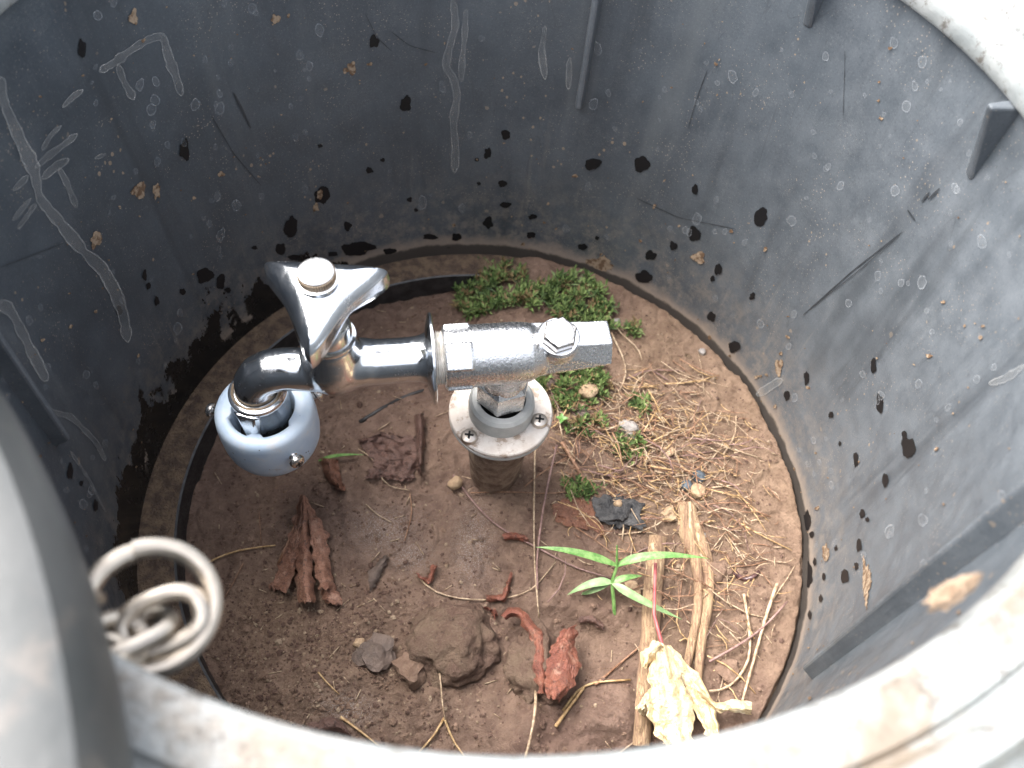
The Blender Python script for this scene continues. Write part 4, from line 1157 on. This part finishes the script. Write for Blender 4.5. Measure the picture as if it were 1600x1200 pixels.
# ------------------------------------------------------------------ stems, twigs, straw
def px_path(pts, dz):
    P = np.array(pts, float); s = np.r_[0, np.cumsum(np.hypot(*(P[1:, :2] - P[:-1, :2]).T))]; n = max(len(P) * 2, int(s[-1] / 18)); t = np.linspace(0, s[-1], n)
    X, Y = np.interp(t, s, P[:, 0]), np.interp(t, s, P[:, 1])
    for _ in range(1): X[1:-1] = (X[:-2] + 2 * X[1:-1] + X[2:]) / 4; Y[1:-1] = (Y[:-2] + 2 * Y[1:-1] + Y[2:]) / 4
    return [soil_at(x, y, dz if not callable(dz) else dz(i / (n - 1))) for i, (x, y) in enumerate(zip(X, Y))]


def twig(name, pts, rmm, m, label, cat='twig', dz=0.0012, group=None, flat=1.0, parent=None, n=6):
    p = px_path(pts, dz); k = len(p); rad = [rmm * .001 * (1.0 - 0.35 * i / k) for i in range(k)]
    o = MB().tube(p, rad, n, True, flat, 0.12).build(name, m, parent, True, None)
    if label: tag(o, label, cat, group)
    return o


def ribbon_stem(name, pts, wpx, m, label, dz, thick=0.0022):
    P = np.array(pts, float); s = np.r_[0, np.cumsum(np.hypot(*(P[1:] - P[:-1]).T))]; n = max(10, int(s[-1] / 8)); t = np.linspace(0, s[-1], n)
    X, Y = np.interp(t, s, P[:, 0]), np.interp(t, s, P[:, 1]); W = np.interp(t, np.linspace(0, s[-1], len(wpx)), wpx); g = []
    for _ in range(2): X[1:-1] = (X[:-2] + 2 * X[1:-1] + X[2:]) / 4
    for i in range(n):
        a, b = max(i - 1, 0), min(i + 1, n - 1); tx, ty = X[b] - X[a], Y[b] - Y[a]; L = math.hypot(tx, ty); nx, ny = -ty / L, tx / L; row = []
        ww = W[i] * (1 + 0.10 * noise.noise(Vector((i * .35, 3, dz * 900))))
        for j in range(9):
            u = j / 4 - 1; h = dz + thick * (math.sqrt(max(0, 1 - u * u)) * 1.2) - 0.0007 * math.exp(-((u - .15) / .15) ** 2)
            row.append(tuple(soil_at(X[i] + nx * u * ww / 2, Y[i] + ny * u * ww / 2, h)))
        g.append(row)
    o = sheet(name, g, m, None, 0.0012); return tag(o, label, 'stem') if label else o


ribbon_stem('dead_stem', [(1028, 838), (1020, 920), (1015, 1000), (1008, 1080), (1002, 1165)], [22, 24, 23, 22, 20], M['wood'], 'thick pinkish dead stem running under the red leaf stalk', 0.003, 0.0025)
s2 = empty('split_twig', tuple(soil_at(1085, 900))); tag(s2, 'split brown dead stem with a torn top, right of the seedling', 'stem')
under(ribbon_stem('stem_half', [(1072, 785), (1074, 835), (1086, 868), (1092, 910), (1090, 960), (1080, 1010), (1072, 1045)], [20, 24, 12, 9, 9, 8, 6], M['wood'], None, 0.0030, 0.0022), s2)
under(ribbon_stem('stem_half', [(1080, 790), (1088, 830), (1102, 860), (1108, 900), (1106, 945), (1096, 1000), (1090, 1070)], [8, 13, 12, 11, 10, 8, 5], M['wood'], None, 0.0025, 0.0018), s2)
TW = [('twig', [(836, 700), (834, 800), (835, 880), (842, 965)], 0.75, 'straw2', 'long upright straw crossing the seedling leaf tip', 0.004),
      ('twig', [(870, 695), (855, 760), (846, 810), (838, 880), (840, 920)], 0.95, 'straw4', 'purplish bent stem leaning from the flange plate to the mud', 0.006),
      ('twig', [(708, 742), (742, 788), (775, 822), (840, 856), (900, 888), (960, 905)], 0.8, 'straw4', 'long reddish twig from the standpipe foot to the seedling', 0.002),
      ('straw', [(674, 968), (684, 1030), (690, 1075), (690, 1100), (696, 1125)], 0.75, 'straw2', 'thin straw resting against the large round stone', 0.006),
      ('straw', [(694, 1122), (678, 1150), (655, 1175)], 0.8, 'straw1', 'left leg of the forked straw below the round stone', 0.002),
      ('straw', [(694, 1120), (706, 1155), (728, 1185)], 0.8, 'straw1', 'right leg of the forked straw below the round stone', 0.002),
      ('straw', [(836, 1045), (838, 1100), (830, 1150), (818, 1195)], 1.1, 'straw2', 'pale straw running down from the mud coated stone', 0.008),
      ('straw', [(308, 888), (350, 866), (385, 857), (430, 852)], 0.8, 'straw1', 'golden straw reaching from the left ledge to the folded leaf', 0.002),
      ('twig', [(652, 900), (675, 925), (720, 936), (775, 938), (830, 925), (868, 878)], 0.6, 'straw2', 'curved thin stem arching above the large round stone', 0.002),
      ('twig', [(560, 702), (585, 715), (600, 760), (640, 766)], 0.5, 'straw2', 'thin pale root near the orange leaf fragment', 0.0015),
      ('straw', [(1162, 928), (1172, 985), (1172, 1030), (1150, 1066), (1130, 1080), (1108, 1080)], 1.1, 'straw2', 'pale hooked stem near the right wall', 0.003),
      ('straw', [(1214, 912), (1196, 965), (1178, 1030), (1160, 1095)], 1.2, 'straw2', 'straight pale stem leaning beside the right wall', 0.004),
      ('twig', [(1108, 1034), (1160, 1005), (1195, 980), (1230, 940)], 0.9, 'straw4', 'brown twig crossing the straight pale stem by the right wall', 0.0045),
      ('straw', [(880, 1110), (900, 1080), (920, 1066), (985, 1062)], 0.9, 'straw1', 'golden bent straw between the red and yellow leaves', 0.002),
      ('straw', [(868, 1135), (893, 1100), (912, 1075)], 1.2, 'straw1', 'thick golden straw below the red leaf', 0.003),
      ('twig', [(930, 1070), (970, 1035), (1000, 1010)], 0.8, 'straw3', 'brown straw pointing at the yellow leaf', 0.002),
      ('twig', [(878, 690), (895, 720), (910, 745), (912, 770)], 1.7, 'straw3', 'short thick brown twig right of the flange plate', 0.003),
      ('twig', [(735, 770), (800, 768), (860, 772), (890, 768)], 0.5, 'straw3', 'thin brown stem in front of the standpipe foot', 0.002),
      ('twig', [(820, 760), (850, 735), (885, 715)], 0.6, 'straw3', 'brown stem rising from the standpipe foot to the straw', 0.003),
      ('twig', [(950, 490), (968, 520), (1000, 545), (1003, 562)], 0.7, 'straw2', 'kinked tan stem right of the bolt end', 0.004),
      ('twig', [(955, 520), (975, 560), (980, 585), (968, 610)], 0.8, 'straw2', 'bent tan stem hanging past the elbow end', 0.004),
      ('twig', [(978, 592), (1010, 578), (1040, 578), (1070, 580)], 0.7, 'straw4', 'thin forked twig lying right of the elbow', 0.002),
      ('twig', [(1018, 578), (1035, 588), (1044, 594)], 0.6, 'straw4', 'short branch under the thin forked twig', 0.002),
      ('twig', [(1130, 710), (1150, 680), (1150, 650)], 0.6, 'straw2', 'thin hooked stem at the right end of the straw', 0.003),
      ('twig', [(1010, 1165 - 20), (970, 1175), (950, 1190)], 0.6, 'straw2', 'thin stem in front of the yellow leaf', 0.002),
      ('straw', [(497, 1090 - 40), (512, 1068), (530, 1085)], 0.5, 'straw1', 'short golden needle in the crumbly soil', 0.0015),
      ('straw', [(405, 800), (408, 850)], 0.35, 'straw3', 'hair thin straw left of the folded leaf', 0.002),
      ('straw', [(380, 880), (365, 910), (350, 935)], 0.45, 'straw3', 'thin brown needle left of the folded leaf base', 0.0015),
      ('straw', [(532, 1120), (560, 1140), (595, 1168)], 0.8, 'straw1', 'golden straw near the front rim below the crumbly soil', 0.002),
      ('straw', [(245, 740), (268, 724), (292, 710)], 0.8, 'straw1', 'golden straw lying on the left ledge', 0.012),
      ('straw', [(300, 678), (318, 650), (338, 612)], 0.7, 'straw1', 'straw leaning behind the left clamp screw', 0.012),
      ('straw', [(305, 690), (322, 660), (330, 630)], 0.6, 'straw3', 'brown straw crossing behind the left clamp screw', 0.012),
      ('twig', [(435, 880), (462, 820), (468, 785)], 1.0, 'straw3', 'dark twig along the left side of the folded leaf', 0.004),
      ('twig', [(640, 770), (645, 800), (632, 845)], 0.5, 'straw3', 'bent dark stem between the salt patches', 0.0015),
      ('twig', [(572, 820 - 32), (590, 805), (612, 816)], 0.45, 'straw2', 'short pale root above the left salt patch', 0.0015)]
for nm, pts, r_, mm, lab, dz in TW: twig(nm, pts, r_ * 0.85, M[mm], lab, nm, dz)
# thin black tube along a dark arc in the mud behind the tap
twig('root', [(562, 660), (590, 642), (620, 625), (645, 615), (672, 607)], 1.6, M['ledgeblack'], 'thin black arc in the mud behind the tap', 'root', -0.0002)
tag(MB().tube(px_path([(1148, 893), (1153, 900), (1163, 905), (1172, 904), (1180, 899), (1186, 893)], 0.002), [0.0009, 0.0014, 0.0016, 0.0017, 0.0015, 0.0009, ] + [0.0012] * 20, 8).build('earthworm', M['worm'], None, True, None) if False else
    twig('earthworm', [(1148, 893), (1153, 900), (1163, 905), (1172, 904), (1180, 899), (1186, 893)], 1.8, M['worm'], None, None, 0.001), 'small dark curled earthworm on the soil near the right wall', 'earthworm')
twig('root', [(1112, 880), (1116, 900), (1108, 920), (1096, 932)], 1.0, M['worm'], 'dark curved rootlet beside the split stem', 'root', 0.001)

# loose straw: needles in the litter patch
def litter_p():
    while True:
        k = random.random()
        if k < 0.70: x, y = random.gauss(1035, 85), random.gauss(705, 75)
        elif k < 0.86: x, y = random.gauss(1100, 55), random.gauss(880, 70)
        else: x, y = random.gauss(930, 70), random.gauss(650, 80)
        if y < 575 or x > 1225 or x < 862: continue
        if y < 640 and x > 1100: continue
        P = at(x, y)
        if math.hypot(P[0], P[1]) > 0.188: continue
        if math.hypot(P[0] - SPX, P[1] - SPY) < 0.033: continue
        return x, y


def needle(i, lmin, lmax, rmin, rmax):
    x, y = litter_p(); L = random.uniform(lmin, lmax); a = random.choice([random.gauss(0.45, 0.5), random.gauss(-0.75, 0.5), random.gauss(-0.1, 0.5), random.uniform(0, 3.14)])
    P = soil_at(x, y); b = random.gauss(0, 0.45); tilt = random.gauss(0, 0.08); lift = random.uniform(0.001, 0.006); pts = []
    for k in range(4):
        t = k / 3 - .5; an = a + b * t; px, py = P[0] + L * t * math.cos(an), P[1] + L * t * math.sin(an)
        rr = math.hypot(px, py)
        if rr > 0.192: px *= 0.192 / rr; py *= 0.192 / rr
        pts.append((px, py, max(soil_h(px, py) + 0.0006, P[2] + lift + tilt * L * t)))
    r_ = random.uniform(rmin, rmax)
    return pts, [r_, r_ * 1.05, r_ * .95, r_ * .7]


mats = ['straw1', 'straw2', 'straw2', 'straw3', 'straw3', 'straw4']


LAND = [((1080, 752), 'by the two blue grey pebbles'), ((982, 671), 'by the pointed grey pebble'), ((1085, 850), 'by the split stem'), ((965, 803), 'by the charcoal'),
        ((1170, 760), 'near the right wall'), ((1040, 590), 'by the thin forked twig'), ((930, 590), 'in the moss below the elbow'), ((1150, 905), 'by the earthworm'),
        ((900, 720), 'by the short thick brown twig'), ((1110, 650), 'at the upper right of the litter'), ((1042, 708), 'by the half hidden beige pebble'), ((1060, 980), 'between the two dead stems')]
LAND = [(at(*q), w_) for q, w_ in LAND]


def NLAB(mm, pts):
    L = math.dist(pts[0], pts[-1]); sz = 'short' if L < 0.02 else 'long' if L > 0.028 else 'medium length'
    cl = {'straw1': 'golden', 'straw2': 'pale tan', 'straw3': 'brown', 'straw4': 'purplish brown'}[mm]
    m_ = pts[1]; ln = min(LAND, key=lambda q: math.hypot(q[0][0] - m_[0], q[0][1] - m_[1]))[1]
    return '%s %s dry straw needle %s' % (sz, cl, ln)


for i in range(280):
    pts, rd = needle(i, 0.010, 0.042, 0.00018, 0.00050); mm = random.choice(mats)
    tag(MB().tube(pts, rd, 5, True, 0.7).build('straw_needle', M[mm], None, True, None), NLAB(mm, pts), 'straw', 'dry straw needles in the litter patch')
for mm in ('straw1', 'straw2', 'straw3'):
    mb = MB()
    for i in range(300):
        pts, rd = needle(i, 0.003, 0.012, 0.00018, 0.0004); mb.tube(pts, rd, 4, True, 0.7)
    tag(mb.build('straw_chaff', M[mm], None, True, None), {'straw1': 'golden', 'straw2': 'tan', 'straw3': 'brown'}[mm] + ' bits of fine chaff mixed into the litter patch', 'chaff', None, 'stuff')
mb = MB()
for i in range(150):
    a = random.uniform(0, 6.28); r_ = 0.19 * math.sqrt(random.random()); x, y = r_ * math.cos(a), r_ * math.sin(a); b = random.uniform(0, 6.28); L = random.uniform(0.002, 0.010)
    z = soil_h(x, y); mb.tube([(x, y, z + .0008), (x + L * math.cos(b), y + L * math.sin(b), soil_h(x + L * math.cos(b), y + L * math.sin(b)) + .0008)], 0.0003, 4)
tag(mb.build('plant_fibres', M['straw2'], None, True, None), 'short plant fibres strewn thinly over the mud', 'fibres', None, 'stuff')


# ------------------------------------------------------------------ moss and seedling
def moss(name, x, y, rx, ry, shoots, label, h=0.011, leaf=0.0064, m=None):
    C0 = soil_at(x, y); root = empty(name, tuple(C0)); tag(root, label, 'moss', 'moss cushions')
    mbs = [MB(), MB(), MB()]; k = 0
    sx = rx / 2300.0; sy = ry / 2000.0
    shoots *= 0.72
    while k < shoots:
        a = random.uniform(0, 6.28); q = math.sqrt(random.random()); dx, dy = q * math.cos(a) * sx, q * math.sin(a) * sy
        if noise.noise(Vector((dx * 130 + x, dy * 130, y * .1))) < -0.12: k += 0.6; continue
        px, py = C0[0] + dx, C0[1] + dy
        if math.hypot(px, py) > 0.194: k += 1; continue
        z = soil_h(px, py) - C0[2]; hh = h * (1 - 0.6 * q * q) * random.uniform(0.4, 1.1)
        mb = mbs[random.choice((0, 0, 0, 0, 1, 1, 1, 2))]; a0 = random.uniform(0, 6.28)
        lx, ly = random.gauss(0, .003), random.gauss(0, .003)
        for i in range(9):
            an = a0 + i * 2.4; e = 0.15 + 0.75 * (1 - i / 9) ** 1; L = leaf * random.uniform(0.7, 1.25); zz = z + hh * (0.45 + 0.55 * i / 8)
            el = R(15 + 55 * i / 8); d = Vector((math.cos(an) * math.cos(el), math.sin(an) * math.cos(el), math.sin(el))); s = Vector((-math.sin(an), math.cos(an), 0)) * L * .14
            b = Vector((dx + lx * i / 8, dy + ly * i / 8, zz)); mid = b + d * L * .5 + Vector((0, 0, L * .06)); tip = b + d * L - Vector((0, 0, L * .10))
            mb.add([b, mid + s, tip, mid - s], [(0, 1, 2), (0, 2, 3)])
        k += 1
    for i, nm in enumerate(('bright_leaves', 'dark_leaves', 'dead_leaves')):
        if mbs[i].v: mbs[i].build(nm, M['moss%d' % (i + 1)], root, False)
    return root


moss('moss', 766, 457, 58, 52, 270, 'dense green moss cushion behind the elbow mouth, at the back wall')
moss('moss', 832, 467, 24, 26, 70, 'small moss tuft between the two large moss cushions')
moss('moss', 896, 470, 52, 46, 200, 'moss cushion behind the drain bolt')
moss('moss', 935, 505, 24, 30, 80, 'moss fringe round the elbow end')
moss('moss', 890, 588, 66, 34, 230, 'dark moss patch below the elbow bar', 0.008)
moss('moss', 905, 645, 42, 30, 110, 'thin moss patch right of the flange plate', 0.006)
moss('moss', 990, 515, 10, 8, 14, 'tiny moss tuft on bare soil right of the elbow', 0.004)
moss('moss', 994, 638, 14, 16, 26, 'little moss tuft in the straw by the forked twig', 0.005)
moss('moss', 985, 700, 22, 14, 30, 'moss tuft under the pointed grey pebble', 0.004)
moss('moss', 902, 765, 20, 12, 26, 'moss tuft between twig and charcoal', 0.004)


def blade(path, wmax, m, name, parent, fold=0.25, nv=5, up=None):
    P = [Vector(p) for p in path]; n = len(P); g = []
    for i, p in enumerate(P):
        t = (P[min(i + 1, n - 1)] - P[max(i - 1, 0)]).normalized(); u = i / (n - 1); ww = wmax * min(1, 0.35 + u * 3) * max(0.02, (1 - u ** 2.6))
        sd = t.cross(up or Vector((0, 0, 1))).normalized(); nn = sd.cross(t); row = []
        for j in range(nv): q = 2 * j / (nv - 1) - 1; row.append(tuple(p + sd * q * ww + nn * abs(q) * ww * fold))
        g.append(row)
    return sheet(name, g, m, parent, 0.00018)


def curve3(a, b, c, n=16):
    a, b, c = Vector(a), Vector(b), Vector(c); return [a * (1 - t) ** 2 + b * 2 * t * (1 - t) + c * t * t for t in [i / (n - 1) for i in range(n)]]


B0 = soil_at(962, 968); sd = empty('grass_seedling', tuple(B0)); tag(sd, 'green grass seedling with spreading blades left of the dead stem', 'seedling')
N1 = at(964, 884, 0.028); N2 = at(956, 910, 0.022)


def ob(o): return under(o, sd)


ob(MB().tube([B0 - np.array((0, 0, .003)), (B0 + N2) / 2, N2, N1, at(964, 852, 0.040)], [0.0011, 0.0011, 0.001, 0.0009, 0.0004], 7).build('stem', M['green']))
ob(blade(curve3(N1, at(905, 858, 0.040), at(836, 855, 0.036)), 0.0024, M['green'], 'blade', None))
ob(blade(curve3(N1, at(1010, 858, 0.042), at(1108, 873, 0.034)), 0.0026, M['green'], 'blade', None))
ob(blade(curve3(N2, at(925, 905, 0.026), at(886, 930, 0.014)), 0.0026, M['green2'], 'blade', None))
ob(blade(curve3(N2, at(990, 935, 0.028), at(1066, 968, 0.016)), 0.0026, M['green2'], 'blade', None))
ob(blade(curve3(N2, at(980, 900, 0.026), at(1004, 900, 0.022)), 0.0020, M['green'], 'blade', None))
ob(blade(curve3(N2, at(915, 930, 0.018), at(905, 928, 0.008)), 0.0016, M['green2'], 'blade', None))
g1 = blade(curve3(soil_at(498, 720, 0.002), soil_at(525, 708, 0.007), soil_at(570, 711, 0.004)), 0.0013, M['green'], 'grass_sprig', None)
tag(g1, 'single green grass blade lying right of the blue connector', 'grass')
sp = empty('sprout', tuple(soil_at(878, 655))); tag(sp, 'tiny green sprout with round leaves touching the flange edge', 'sprout')
for a in (0.2, 1.7, 3.0, 4.5):
    b = Vector(soil_at(878, 655, 0.006)); d = Vector((math.cos(a), math.sin(a), 0.25)) * 0.0042
    under(blade(curve3(b, b + d * .5 + Vector((0, 0, .001)), b + d, 8), 0.0014, M['sprout'], 'leaf', None), sp)
